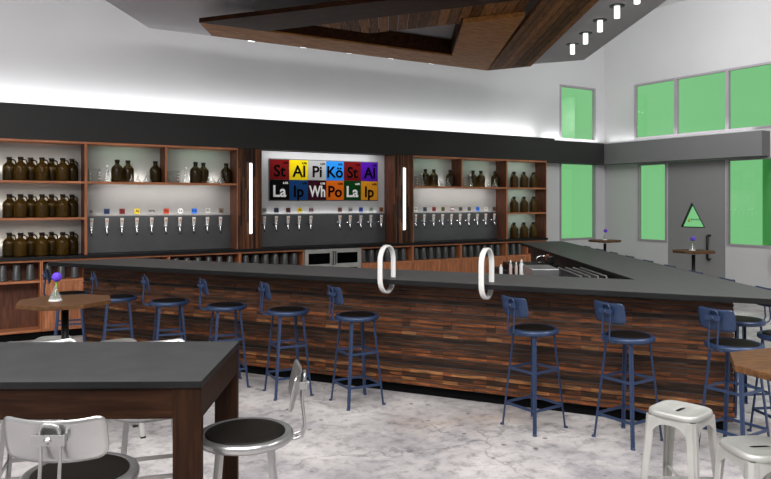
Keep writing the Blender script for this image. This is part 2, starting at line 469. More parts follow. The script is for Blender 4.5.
# door with triangular window
dr = empty('door_1', W(UR, -1.66, 0), WA); struct(dr)
T0, T1, T2 = (0.075, 1.72), (0.30, 1.265), (-0.19, 1.265)   # v offsets from -1.66
b = MB()
tri = [(p[0], p[1]) for p in (T0, T1, T2)]
outer = [(-0.595, 0.005), (0.595, 0.005), (0.595, 2.515), (-0.595, 2.515)]
def ring(x, pts): return [b.bm.verts.new((x, p[0], p[1])) for p in pts]
fo, ft = ring(0.0, outer), ring(0.0, tri); bo, bt = ring(0.06, outer), ring(0.06, tri)
for o_, t_ in ((fo, ft), (bo, bt)):   # T0 top, T1 right(+), T2 left(-)
    b.face([o_[2], o_[3], t_[0]]); b.face([o_[3], o_[0], t_[2], t_[0]])
    b.face([o_[0], o_[1], t_[1], t_[2]]); b.face([o_[1], o_[2], t_[0], t_[1]])
for i in range(4): b.face([fo[i], fo[(i+1) % 4], bo[(i+1) % 4], bo[i]])
for i in range(3): b.face([ft[i], ft[(i+1) % 3], bt[(i+1) % 3], bt[i]])
b.build('door_panel', plain('grey_door_paint', (128, 128, 129), 0.5, var=0.03, vscale=2), dr)
b = MB()
b3 = [Vector((0.022, p[0], p[1])) for p in tri]
for i in range(3): b.bar(b3[i], b3[(i+1) % 3], 0.055, 0.014, up=(1, 0, 0))
b.build('triangle_frame', M['black_metal'], dr)
b = MB(); v = b.verts([(0.03, p[0], p[1]) for p in tri]); b.face(v); b.build('glass_pane', M['pane'], dr)
lg = MB()
lg.lathe([(0.018, 0), (0.022, 0.03), (0.012, 0.05), (0.012, 0.07)], 10, M4=Matrix.Translation((0.02, 0.15, 1.36)))
lg.build('logo', plain('olive_print', (170, 170, 60), 0.6), dr)
lg = MB()
for k in range(6):
    y0 = 0.105 - k*0.032
    lg.tube([(0.022, y0+0.013*math.cos(a), 1.405+(0.02 if k in (0, 5) else 0.014)*math.sin(a)) for a in [i*2*PI/10 for i in range(8)]], 0.004, 5)
lg.build('lettering', plain('dark_print', (30, 55, 35), 0.6), dr)
b = MB()
hv = -0.30
b.tube([(0, hv, 1.12), (-0.07, hv, 1.12), (-0.088, hv, 1.10), (-0.088, hv, 0.70), (-0.07, hv, 0.68), (0, hv, 0.68)], 0.022, 10, up=(0, 1, 0))
b.build('door_handle', M['black_metal'], dr)

# ================================================================ CANOPY AND SCULPTURE
b = MB()
b.prism([(-3.332, 3.923), (-3.067, 9.078), (1.45, 11.869), (3.156, 11.131), (3.128, 3.923)], 4.0, 4.12, M['canopy'], M['white'])
tag(b.build('ceiling_canopy'), 'large grey suspended ceiling panel above the bar with angled edges', 'ceiling panel')
sr = empty('hanging_sculpture', (0, 8, 3.75), 0, 'brown wooden triangle sculpture hung under the grey ceiling panel', 'sculpture')
def sc_panel(name, poly, z0, z1, mat):
    b = MB(); b.prism([(p[0], p[1]-8) for p in poly], z0-3.75, z1-3.75); return b.build(name, mat, sr)
A, B, C, E_ = (-2.084, 7.821), (-2.097, 8.459), (1.552, 10.703), (2.154, 10.363)
R1, R2, K_, M_, N_ = (2.118, 5.895), (1.558, 6.321), (1.504, 7.547), (0.868, 7.843), (0.914, 9.622)
D_, D2 = (-1.393, 8.23), (1.50, 6.87)
def orient(o, ang):
    # turn the object axes so the grain follows the panel
    o.data.transform(Matrix.Rotation(-ang, 4, 'Z')); o.rotation_euler = (0, 0, ang); return o
orient(sc_panel('rear_arm', [A, B, C, K_, M_, N_], 3.75, 3.80, M['sc_light']), WA)
b = MB()
npl = 7
for k in range(npl):
    t0, t1 = k/npl+0.006, (k+1)/npl-0.006
    def lp(p, q, t): return (p[0]+(q[0]-p[0])*t, p[1]+(q[1]-p[1])*t-8)
    far0, far1 = lp(C, E_, t0), lp(C, E_, t1)
    n0, n1 = lp(R2, R1, t0), lp(R2, R1, t1)
    b.prism([n0, n1, far1, far0], 0.0, 0.045)
b.prism([(p[0], p[1]-8) for p in (R2, R1, E_, C)], 0.03, 0.05)
b.build('side_arm', M['sc_plank'], sr)
orient(sc_panel('front_arm', [A, D_, D2, R2], 3.75, 3.80, M['sc_dark']), math.atan2(-1.5, 3.64))
# recessed planks between the arms
b = MB()
def yn(x): return 8.033 - (x+0.981)*0.489
def yq(x): return 8.193+(x+0.79)*0.62 if x < -0.202 else (8.558-(x+0.202)*0.438 if x < 0.894 else 8.078-(x-0.894)*0.464)
for k in range(22):
    x0 = -0.97 + k*0.112; x1 = min(x0+0.104, 1.5)
    if yq(x0) <= yn(x0)+0.01: continue
    b.prism([(x0, yn(x0)-8), (x1, yn(x1)-8), (x1, yq(x1)-8), (x0, yq(x0)-8)], 0.055, 0.08)
b.build('recessed_planks', M['sc_plank'], sr)
# upright inner board along the rear arm
b = MB()
b.bar((D_[0], D_[1]-8+0.02, 0.12), (N_[0], N_[1]-8+0.01, 0.12), 0.20, 0.03)
b.build('inner_board', M['sc_dark'], sr)
b = MB(); b.bar((N_[0], N_[1]-8, 0.12), (M_[0], M_[1]-8, 0.12), 0.20, 0.03); b.build('end_board', M['sc_dark'], sr)
# hangers that carry the sculpture
for hx, hy in ((-1.5, 8.5), (1.85, 9.9), (1.8, 6.4)):
    b = MB(); b.tube([(hx, hy-8, 0.05), (hx, hy-8, 0.25)], 0.012); b.build('hanger', M['black_metal'], sr)
for lx, ly in ((-1.674, 8.777), (-1.064, 9.138), (-0.481, 9.492), (0.091, 9.845), (0.678, 10.204)):
    b = MB(); b.box(-0.04, 0.04, -0.008, 0.008, -0.008, 0.008)
    o = b.build('led_spot', M['led'], sr); o.location = (lx-0.01, ly-8+0.012, 0.02); o.rotation_euler = (0, 0, WA)
# cylinder lamps under the canopy
proto = None
for i, (x, y) in enumerate(((2.671, 10.0), (2.671, 9.347), (2.659, 8.678), (2.658, 8.036), (2.676, 7.447))):
    lab = ['white cylinder lamp under the grey ceiling panel, farthest of the row', 'second farthest white cylinder lamp of the row under grey ceiling panel',
           'middle white cylinder lamp of the row beside the wooden sculpture', 'white cylinder lamp, second nearest of the row at top of photo',
           'nearest cylinder lamp of the row, cut by the top edge of photo'][i]
    if proto is None:
        proto = empty('cylinder_lamp', (x, y, 4.0), 0, lab, 'ceiling lamp', 'cylinder lamps under the ceiling panel')
        b = MB(); b.lathe([(0.085, -0.012), (0.085, -0.001)], 24); b.build('mounting_plate', M['black_metal'], proto)
        b = MB(); b.lathe([(0.030, -0.145), (0.032, -0.14), (0.032, -0.012)], 24); b.build('lamp_tube', M['lamp'], proto)
    else: copy_tree(proto, (x, y, 4.0), 0, lab)

# ================================================================ BACK BAR (shelving wall)
Z0, ZT = 1.054, 2.53
def unit_root(name, label, cat, z=Z0): return wempty(name, 0, 0, z, label, cat)
def wbox(name, root, u0, u1, v0, v1, z0, z1, mat, bevel=0.002):
    zr = root.location.z
    b = MB(); b.box(u0, u1, v0, v1, z0-zr, z1-zr, mat)
    if v0 == 0 and name.endswith(('panel', 'shelf', 'divider')):      # lipped front edge
        b.bm.faces.ensure_lookup_table(); b.bm.faces[2].material_index = b.mi(M['orange_wood_v'] if name in ('side_panel', 'divider') else M['orange_wood'])
    return b.build(name, None, root, bevel)
panel_white = plain('white_back_panel', (150, 148, 145), 0.6, var=0.03, vscale=2)
TH = 0.028; TS = 0.016
DV = 0.30
# left bookcase
bc = unit_root('bookcase', 'left wooden bookcase with three lit shelves of handled growlers', 'bookcase')
wbox('side_panel', bc, -1.62, -1.592, 0, DV, Z0, ZT, M['brown_wood_v']); wbox('side_panel', bc, -0.018, -0.002, 0, DV, Z0, ZT, M['brown_wood_v'])
wbox('top_panel', bc, -1.592, -0.018, 0, DV, ZT-TH, ZT, M['orange_wood'])
for z in (1.515, 1.985): wbox('shelf', bc, -1.592, -0.018, 0, DV-0.01, z, z+TH, M['orange_wood'])
wbox('back_panel', bc, -1.592, -0.018, DV-0.01, DV, Z0, ZT-TH, panel_white)
for z in (1.515, 1.985, ZT-TH):
    area('shelf_lamp', W(-0.62, 0.215, {1.515: Z0, 1.985: 1.515+TH}.get(z, 1.985+TH)+0.15), 0.75, 0.02, 2.8, (1, 0.97, 0.88), tuple(WM.to_3x3() @ Vector((0, 1, 0.7))), UX)
# right bookcase
bc2 = unit_root('bookcase', 'right wooden bookcase with three short shelves of brown bottles beside the window', 'bookcase')
wbox('side_panel', bc2, 7.238, 7.254, 0, DV, Z0, ZT, M['brown_wood_v']); wbox('side_panel', bc2, 8.224, 8.24, 0, DV, Z0, ZT, M['brown_wood_v'])
wbox('top_panel', bc2, 7.254, 8.224, 0, DV, ZT-TH, ZT, M['orange_wood'])
for z in (1.515, 1.985): wbox('shelf', bc2, 7.254, 8.224, 0, DV-0.01, z, z+TH, M['orange_wood'])
wbox('back_panel', bc2, 7.254, 8.224, DV-0.01, DV, Z0, ZT-TH, panel_white)
for z in (1.515, 1.985, ZT-TH):
    area('shelf_lamp', W(7.7, 0.10, z-0.012), 0.7, 0.03, 0.9, (0.74, 1, 0.82), tuple(WM.to_3x3() @ Vector((0, 0.6, -1))), UX)
# tap bays
def tap_bay(u0, u1, label):
    r = unit_root('tap_bay', label, 'shelf unit')
    wbox('side_panel', r, u0, u0+TS, 0, DV, Z0, ZT, M['brown_wood_v']); wbox('side_panel', r, u1-TS, u1, 0, DV, Z0, ZT, M['brown_wood_v'])
    wbox('top_panel', r, u0+TS, u1-TS, 0, DV, ZT-TH, ZT, M['orange_wood'])
    wbox('shelf', r, u0+TS, u1-TS, 0, DV-0.01, 1.985, 1.985+TH, M['orange_wood'])
    um = (u0+u1)/2
    wbox('divider', r, um-TH/2, um+TH/2, 0, DV-0.01, 1.985+TH, ZT-TH, M['brown_wood_v'])
    wbox('back_panel', r, u0+TS, u1-TS, DV-0.01, DV, Z0, ZT-TH, panel_white)
    wbox('steel_splash', r, u0+TS, u1-TS, DV-0.04, DV-0.01, Z0+0.001, 1.55, M['steel_dark'], 0.003)
    for k, uc in enumerate(((u0+um)/2, (u1+um)/2)):
        area('shelf_lamp', W(uc, 0.08, ZT-TH-0.012), 0.6, 0.03, 0.6, (0.66, 1, 0.76), tuple(WM.to_3x3() @ Vector((0, 0.6, -1))), UX)  # weak green lamp, added to tint the compartment top
        area('shelf_lamp', W(uc+0.05, 0.2, 1.985+TH+0.03), 0.45, 0.02, 1.5, (1, 0.98, 0.95), tuple(WM.to_3x3() @ Vector((0, 1, 0.8))), UX)
    area('shelf_lamp', W(um, DV-0.033, 1.556), u1-u0-0.3, 0.012, 0.6, (1, 0.99, 0.97), tuple(WM.to_3x3() @ Vector((0, -0.15, 1))), UX)
    area('shelf_lamp', W(um, 0.05, 1.985-0.012), u1-u0-0.5, 0.03, 4.2, (1, 0.99, 0.97), tuple(WM.to_3x3() @ Vector((0, 0.7, -1))), UX)
tap_bay(0.0, 2.062, 'left tap bay with ten taps beneath two lit shelves of glassware')
tap_bay(5.142, 7.236, 'right tap bay with ten taps beneath two lit shelves of glassware')
# centre bay
cb = unit_root('sign_bay', 'pale centre panel between two slatted pillars, behind the coloured sign', 'wall panel')
wbox('back_panel', cb, 2.437, 4.753, DV-0.01, DV, Z0, ZT-0.002, plain('brushed_pale_panel', (196, 196, 197), 0.45, metal=0.2, var=0.03, vscale=3))
wbox('steel_splash', cb, 2.437, 4.753, DV-0.04, DV-0.01, Z0+0.001, 1.55, M['steel_dark'], 0.003)
area('shelf_lamp', W(3.6, 0.03, 2.515), 2.0, 0.04, 4.5, (1, 1, 1), tuple(WM.to_3x3() @ Vector((0, 0.6, -1))), UX)
area('shelf_lamp', W(3.6, DV-0.033, 1.556), 2.0, 0.012, 0.8, (1, 1, 1), tuple(WM.to_3x3() @ Vector((0, -0.15, 1))), UX)
# pillars
def pillar(u0, u1, label, lamp_label):
    r = unit_root('slatted_pillar', label, 'pillar')
    wbox('core', r, u0+0.004, u1-0.004, 0.02, DV, Z0, ZT-0.002, M['brown_wood_v'])
    b = MB(); n = 11; wd = (u1-u0)/n
    for k in range(n):
        z = Z0
        while z < ZT-0.01:
            z1 = min(ZT-0.002, z+random.uniform(0.3, 0.9))
            if ZT-z1 < 0.12: z1 = ZT-0.002
            b.box(u0+k*wd+0.001, u0+(k+1)*wd-0.002, random.uniform(-0.008, 0.006), 0.02, z-Z0+0.0005, z1-Z0-0.0005); z = z1
    b.build('slats', M['slat_v'], r)
    c = (u0+u1)/2
    l = wempty('light_bar', c, -0.012, 1.27, lamp_label, 'wall lamp', 'light bars on the pillars')
    b = MB(); b.box(-0.020, 0.020, -0.012, 0.004, 0.0, 1.05); b.build('backplate', M['white'], l)
    b = MB(); b.box(-0.017, 0.017, -0.04, -0.012, 0.01, 1.04); b.build('diffuser', M['lamp'], l, 0.006)
pillar(2.066, 2.432, 'slatted wooden pillar left of the coloured sign', 'white vertical light bar on the left slatted pillar')
pillar(4.757, 5.138, 'slatted wooden pillar right of the coloured sign', 'white vertical light bar on the right slatted pillar')
# continuous counter slab
ct = wempty('counter_slab', 0, 0, 1.012, 'long black back counter slab under the tap wall', 'counter')
b = MB(); b.box(-1.62, 8.26, -0.02, DV, 0, 0.041, M['black']); b.build('slab', None, ct, 0.003)
# lower cabinets
def cabinet(u0, u1, label, door=True, doormat=None):
    r = wempty('base_cabinet', u0, 0, 0, label, 'cabinet')
    wd = u1-u0; zt = 1.010; zs = 0.75
    def bx(name, a0, a1, v0, v1, z0, z1, mat, bev=0.002):
        b = MB(); b.box(a0, a1, v0, v1, z0, z1); return b.build(name, mat, r, bev)
    bx('side_panel', 0.001, TS, 0.01, DV, 0.10, zt, M['orange_wood_v']); bx('side_panel', wd-TS, wd-0.001, 0.01, DV, 0.10, zt, M['orange_wood_v'])
    bx('top_rail', TS, wd-TS, 0.01, DV, zt-0.025, zt, M['orange_wood'])
    bx('bottom_panel', TS, wd-TS, 0.01, DV, 0.10, 0.128, M['orange_wood'])
    bx('shelf', TS, wd-TS, 0.01, DV-0.01, zs-0.028, zs, M['orange_wood'])
    bx('back_panel', TS, wd-TS, DV-0.01, DV, 0.128, zt-0.025, M['brown_wood_v'])
    bx('toe_kick', 0.001, wd-0.001, 0.05, DV, 0.0, 0.10, M['kick'])
    if door: bx('door', TS+0.002, wd-TS-0.002, 0.012, 0.03, 0.130, zs-0.03, M['orange_wood_v'])
    return r
cabs = [(-1.55, -0.524, 'open base cabinet at left end of the back bar, no door', False),
        (-0.522, -0.001, 'narrow base cabinet beneath the growler bookcase, beside the open one', True),
        (0.001, 1.07, 'base cabinet below the left half of the left tap bay', True),
        (1.072, 2.10, 'base cabinet below the right half of the left tap bay', True),
        (2.102, 3.13, 'base cabinet left of the steel fridge', True),
        (4.14, 5.15, 'base cabinet right of the steel fridge', True),
        (5.152, 6.18, 'base cabinet below the left half of the right tap bay', True),
        (6.182, 7.235, 'base cabinet below the right half of the right tap bay', True),
        (7.237, 7.75, 'narrow base cabinet below the right bottle bookcase', True),
        (7.752, 8.25, 'last base cabinet at the right end of back counter', True)]
for a in cabs: cabinet(*a)
# fridge
fr = wempty('bottle_fridge', 3.135, 0, 0, 'stainless two-door fridge set under the back counter', 'fridge')
boxo('body', 0, 1.0, 0.03, DV, 0.0, 1.008, M['steel_dark'], fr)
for k in range(2):
    x0 = 0.004+k*0.498; x1 = x0+0.494
    b = MB()
    b.box(x0, x0+0.06, 0.0, 0.028, 0.1, 1.005); b.box(x1-0.06, x1, 0.0, 0.028, 0.1, 1.005)
    b.box(x0+0.06, x1-0.06, 0, 0.028, 0.94, 1.005); b.box(x0+0.06, x1-0.06, 0, 0.028, 0.70, 0.77); b.box(x0+0.06, x1-0.06, 0, 0.028, 0.1, 0.16)
    d = b.build('door', M['galv'], fr, 0.003)
    b = MB(); b.box(x0+0.06, x1-0.06, 0.010, 0.014, 0.16, 0.94); b.build('glass', M['fridge_glass'], d)
    b = MB(); hx = (x1-0.02 if k == 0 else x0+0.02); b.tube([(hx, -0.0, 0.96), (hx, -0.03, 0.96), (hx, -0.03, 0.76), (hx, 0, 0.76)], 0.008); b.build('handle', M['black_metal'], d)

# ---------------------------------------------------------------- sign
sg = wempty('tile_sign', 2.669, DV-0.010, 1.773, 'coloured sign of twelve letter tiles on the centre panel', 'sign')
TW, THh = 1.931/6, 0.315
tiles = [[('St', (110, 18, 20), 0), ('Al', (232, 206, 20), 0), ('Pi', (176, 176, 176), 0), ('K\u00f6', (40, 140, 232), 0), ('St', (110, 18, 20), 0), ('Al', (78, 22, 160), 0)],
         [('La', (8, 8, 8), 1), ('Ip', (22, 62, 112), 0), ('Wh', (52, 12, 26), 1), ('Po', (226, 108, 24), 0), ('La', (8, 62, 22), 1), ('Ip', (222, 150, 36), 0)]]
inkb = plain('black_print', (6, 6, 6), 0.9, var=0, spec=0.05); inkw = plain('white_print', (245, 245, 245), 0.6, var=0)
boxo('backing', -0.012, 1.931+0.012, -0.018, -0.001, -0.012, 0.642, M['steel_dark'], sg)
for r_ in range(2):
    for c_ in range(6):
        t, col, wh = tiles[r_][c_]
        z0 = (1-r_)*THh
        b = MB(); b.box(0.0015, TW-0.0015, -0.012, 0, 0.0015, THh-0.0015)
        p = b.build('tile', plain('tile_%s_%d' % (t, c_), col, 0.85, var=0.02, spec=0.08), sg, loc=(c_*TW, -0.0185, z0))
        text_mesh('symbol', t, 0.25, (TW/2, -0.014, THh*0.41), inkw if wh else inkb, p, fit=0.285)
        text_mesh('small_figures', '6.0%', 0.045, (TW*0.80, -0.014, THh*0.84), inkw if wh else inkb, p)

# ---------------------------------------------------------------- taps and placards
tapz = 1.40
def make_tap(u, label):
    r = wempty('beer_tap', u, DV-0.04, tapz, label, 'beer tap', 'taps on the tap wall')
    b = MB(); My = Matrix.Rotation(R(90), 4, 'X')
    b.lathe([(0.022, 0.0), (0.022, 0.008), (0.011, 0.012), (0.011, 0.06), (0.016, 0.062), (0.016, 0.085)], 12, M4=My @ Matrix.Translation((0, 0, 0.001)))
    b.build('shank', M['chrome'], r)
    b = MB()
    b.tube([(0, -0.073, 0.012), (0, -0.073, -0.03), (0, -0.085, -0.06), (0, -0.1, -0.095)], [0.014, 0.013, 0.011, 0.009], 10); b.build('spout', M['chrome'], r)
    b = MB(); b.lathe([(0.011, 0), (0.011, 0.02)], 10, M4=Matrix.Translation((0, -0.1, -0.11))); b.build('nozzle', M['black_metal'], r)
    b = MB(); b.bar((0, -0.072, -0.01), (0, -0.085, 0.125), 0.030, 0.022, up=(1, 0, 0), wx2=0.048, wy2=0.028)
    h = b.build('handle', M['white_enamel'], r, 0.005)
    b = MB(); b.lathe([(0.013, 0), (0.011, 0.004)], 12, M4=Matrix.Translation((0, -0.096, 0.085)) @ My); b.build('badge', M['orange'], h)
    return r
tapP = None
rows = [('left tap bay', [0.11+0.2*k-0.005 for k in range(10)]),
        ('centre panel under the sign', [2.587+0.198*k for k in range(5)] + [3.896+0.198*k for k in range(5)]),
        ('right tap bay', [5.39+0.198*k for k in range(10)])]
plac = [[((150, 150, 148), 'St', (40, 40, 40)), ((24, 50, 92), 'Ip', (10, 20, 40)), ((116, 16, 20), 'St', (60, 8, 10)), ((230, 196, 20), 'Al', (20, 20, 20)), ((160, 158, 156), 'Wh', (40, 36, 36)),
         ((200, 70, 24), 'Po', (20, 16, 12)), ((232, 232, 230), 'La', (90, 90, 90)), ((30, 116, 226), 'K\u00f6', (14, 40, 90)), ((190, 190, 188), 'Pi', (90, 90, 90)), ((120, 104, 90), 'Ip', (50, 36, 24))],
        [((150, 150, 148), 'St', (40, 40, 40)), ((32, 40, 66), 'Ip', (14, 18, 34)), ((84, 26, 32), 'St', (40, 10, 12)), ((222, 190, 24), 'Al', (60, 50, 10)), ((150, 128, 132), 'Wh', (60, 30, 36)),
         ((116, 76, 66), 'Po', (50, 26, 18)), ((150, 150, 148), 'La', (40, 40, 40)), ((34, 70, 160), 'K\u00f6', (14, 30, 80)), ((150, 164, 150), 'Pi', (60, 80, 60)), ((140, 92, 54), 'Ip', (60, 34, 14))],
        [((186, 186, 184), 'St', (90, 90, 90)), ((30, 44, 66), 'Ip', (14, 20, 34)), ((122, 16, 20), 'St', (60, 8, 10)), ((96, 88, 50), 'Al', (24, 22, 10)), ((128, 84, 92), 'Wh', (230, 225, 226)),
         ((86, 86, 84), 'Po', (24, 24, 24)), ((92, 90, 86), 'La', (20, 20, 20)), ((30, 110, 226), 'K\u00f6', (14, 40, 90)), ((196, 196, 194), 'Pi', (110, 110, 110)), ((110, 84, 64), 'Ip', (40, 28, 16))]]
cname = [['grey', 'navy blue', 'dark red', 'yellow', 'pale grey', 'orange red', 'round white', 'bright blue', 'off-white', 'taupe'],
         ['grey', 'navy', 'maroon', 'yellow', 'mauve', 'brown', 'silver grey', 'blue', 'pale green grey', 'tan brown'],
         ['pale grey', 'navy', 'red', 'olive', 'rose and white', 'dark grey', 'charcoal', 'bright blue', 'whitish', 'brown']]
inkcache = {}
def ink(c):
    if c not in inkcache: inkcache[c] = plain('print_%d_%d_%d' % c, c, 0.6, var=0)
    return inkcache[c]
TAPU = [[0.094, 0.289, 0.482, 0.679, 0.878, 1.073, 1.269, 1.469, 1.666, 1.86],
        [2.545, 2.737, 2.936, 3.125, 3.323, 3.84, 4.03, 4.23, 4.421, 4.625],
        [5.318, 5.499, 5.698, 5.895, 6.088, 6.285, 6.484, 6.681, 6.881, 7.085]]
for (where, us), ps, cn, tus in zip(rows, plac, cname, TAPU):
    for k, u in enumerate(us):
        lab = '%s white-handled beer tap from the left on the %s' % (ORD[k], where)
        ut = tus[k]
        if tapP is None: tapP = make_tap(ut, lab)
        else: copy_tree(tapP, W(ut, DV-0.04, tapz), WA, lab)
        col, t, ic = ps[k]
        p = wempty('tap_placard', u, DV-0.011, 1.615, 'small %s placard above the %s tap of the %s' % (cn[k], ORD[k], where), 'placard', 'placards above the taps')
        b = MB()
        if cn[k] == 'round white':
            b.lathe([(0.04, 0.0005), (0.04, 0.008)], 24, M4=Matrix.Rotation(R(90), 4, 'X'))
        else: b.box(-0.036, 0.036, -0.008, -0.0005, -0.036, 0.036)
        b.build('plate', ink(col), p)
        text_mesh('symbol', t, 0.055, (0, -0.009, 0.0), ink(ic), p, extrude=0.0008)

# ---------------------------------------------------------------- growlers, bottles, labware
def growler_prof(s=1.0):
    return [(0.070*s, 0.0), (0.078*s, 0.006), (0.079*s, 0.02), (0.079*s, 0.165), (0.074*s, 0.19), (0.055*s, 0.215), (0.034*s, 0.232), (0.028*s, 0.245), (0.028*s, 0.275), (0.031*s, 0.278), (0.031*s, 0.284)]
def growler(u, v, z, label, group, mat, handle=True, name='growler', rz=0.0):
    r = empty(name, W(u, v, z), WA+rz, label, 'bottle', group)
    b = MB(); b.lathe(growler_prof(), 20); b.build('body', mat, r)
    b = MB(); b.lathe([(0.033, 0.272), (0.033, 0.296), (0.030, 0.300)], 16); b.build('cap', M['black'], r)
    if handle:
        b = MB(); b.tube([(0.028, 0, 0.262), (0.048, 0, 0.268), (0.066, 0, 0.252), (0.073, 0, 0.225), (0.068, 0, 0.2)], 0.008, 8, up=(0, 1, 0)); b.build('handle', mat, r)
    return r
shelfz = [(1.985+TH, 'top'), (1.515+TH, 'middle'), (Z0, 'bottom')]
gl = [(-0.871, 0.21), (-0.752, 0.10), (-0.630, 0.21), (-0.509, 0.10), (-0.387, 0.21), (-0.266, 0.10), (-0.142, 0.21)]
pG = {}
for z, nm in shelfz:
    for k, (u, v) in enumerate(gl):
        key = 'f' if v < 0.15 else 'b'
        lab = '%s brown handled growler from the left on the %s shelf of the left bookcase' % (ORD[k], nm)
        if key not in pG: pG[key] = growler(u, v, z+0.001, lab, 'handled growlers in the left bookcase', M['amber_light'] if key == 'f' else M['amber'])
        else: copy_tree(pG[key], W(u, v, z+0.001), WA, lab)
pB = None
for z, nm in shelfz:
    for k, u in enumerate((7.528, 7.778, 8.026)):
        lab = '%s brown bottle from the left on the %s shelf of the right bookcase' % (ORD[k], nm)
        if pB is None: pB = growler(u, 0.13, z+0.001, lab, 'bottles in the right bookcase', M['amber_light'], True, 'growler', R(90))
        else: copy_tree(pB, W(u, 0.13, z+0.001), WA+R(90), lab)
# glassware
def flask_prof(r, h, n):
    return [(r*0.94, 0), (r, 0.006), (r, 0.014), (n*1.15, h*0.66), (n, h*0.72), (n, h*0.95), (n*1.35, h)]
zt = 1.985+TH+0.001
def lathe_thing(name, prof, mat, label, cat, group, loc, extra=None, part='body'):
    r = empty(name, loc, WA, label, cat, group)
    b = MB(); b.lathe(prof, 20); b.build(part, mat, r)
    if extra: extra(r)
    return r
def marks(r):
    b = MB()
    for k in range(3):
        b.box(0.012, 0.045, -0.0815, -0.0795, 0.04+k*0.042, 0.047+k*0.042)
    o = b.build('measuring_marks', M['white'], r); o.rotation_euler = (0, 0, R(20))
def stopper(rad, h):
    def f(r):
        b = MB(); b.lathe([(rad, h-0.012), (rad*1.2, h+0.018), (rad*0.9, h+0.022)], 12); b.build('stopper', M['white'], r)
    return f
protos = {}
def put(key, maker, loc, label):
    if key not in protos: protos[key] = maker(loc, label)
    else: copy_tree(protos[key], loc, WA, label)
comps = [('left bay, left compartment', (0.134, 0.272, 0.406, 0.566, 0.585, 0.68, 0.794, 0.93), 0),
         ('left bay, right compartment', (1.180, 1.323, 1.469, 1.614, 1.645, 1.739, 1.83, 1.95), 0),
         ('right bay, left compartment', (5.265, 5.368, 5.535, 5.700, 5.729, 5.838, 5.925, 6.07), 0),
         ('right bay, right compartment', (6.31, 6.429, 6.595, 6.760, 6.79, 6.908, 7.00, 7.115), 0)]
for nm, us, _ in comps:
    P = lambda i, v: W(us[i], v, zt)
    put('beaker', lambda loc, lab: lathe_thing('beaker', [(0.075, 0), (0.08, 0.005), (0.08, 0.165), (0.084, 0.17)], M['clear'], lab, 'beaker', 'beakers on the tap bay shelves', loc, marks), P(0, 0.20), 'clear marked beaker on the shelf, ' + nm)
    put('tallflask', lambda loc, lab: lathe_thing('conical_flask', flask_prof(0.055, 0.20, 0.016), M['clear'], lab, 'flask', 'stoppered flasks on the tap bay shelves', loc, stopper(0.014, 0.20)), P(1, 0.07), 'tall stoppered glass flask beside the beaker, ' + nm)
    for i, w_ in ((2, 'first'), (3, 'second'), (7, 'last')):
        put('bottle', lambda loc, lab: growler(us[2], 0.10, zt, lab, 'brown bottles on the tap bay shelves', M['amber'], False), P(i, ({2: 0.10, 3: 0.205, 7: 0.19} if us[0] < 3 else {2: 0.195, 3: 0.175, 7: 0.19})[i]), '%s brown bottle from the left, %s' % (w_, nm))
    put('vial', lambda loc, lab: lathe_thing('small_flask', flask_prof(0.036, 0.105, 0.011), M['clear'], lab, 'flask', 'small flasks on the tap bay shelves', loc), P(4, 0.06 if us[0] < 3 else 0.036), 'small clear flask in front of a brown bottle, ' + nm)
    put('vial2', lambda loc, lab: lathe_thing('small_flask', flask_prof(0.042, 0.09, 0.010), M['clear'], lab, 'flask', 'small flasks on the tap bay shelves', loc), P(5, 0.13), 'short clear flask between the bottles, ' + nm)
    put('midflask', lambda loc, lab: lathe_thing('conical_flask', flask_prof(0.058, 0.15, 0.013), M['clear'], lab, 'flask', 'conical flasks on the tap bay shelves', loc), P(6, 0.065), 'conical clear flask left of the last bottle, ' + nm)

# dark tumblers in the cabinets
pC = None
def tumbler(loc, lab):
    r = empty('tumbler', loc, WA, lab, 'tumbler', 'dark tumblers in the base cabinets')
    b = MB(); b.lathe([(0.052, 0), (0.053, 0.02), (0.050, 0.022), (0.042, 0.195), (0.038, 0.205)], 16); b.build('cup', M['cup'], r)
    return r
cl = [('in open end cabinet', -1.067, 3, (0.12,)), ('narrow cabinet beside the open one', -0.445, 3, (0.12,)), ('cabinet under the right half of left tap bay', 1.19, 6, (0.10,)),
      ('cabinet left of the fridge', 2.22, 6, (0.10, 0.225)), ('cabinet right of the fridge', 4.225, 6, (0.10, 0.225)),
      ('cabinet under the left half of right tap bay', 5.27, 6, (0.10, 0.225)), ('cabinet under the right half of right tap bay', 6.31, 6, (0.10, 0.225)), ('narrow cabinet under the right bookcase', 7.315, 3, (0.10, 0.225))]
for nm, u0, n, vs_ in cl:
    for vi, v in enumerate(vs_):
        for k in range(n):
            u = u0 + 0.157*k + (0.0 if vi == 0 else 0.015)
            if nm.startswith('in open'): u = u0 + 0.155*k + 0.155
            if nm.startswith('narrow cabinet beside'): u = u0 + 0.16*k + 0.005
            row = '' if len(vs_) == 1 else (' front row' if vi == 0 else ' back row')
            lab = '%s dark tumbler,%s, %s' % (ORD[k], row, nm)
            if nm.startswith('in open'): loc = W(u-0.04, v, 0.751)
            else: loc = W(u, v, 0.751)
            if pC is None: pC = tumbler(loc, lab)
            else: copy_tree(pC, loc, WA, lab)

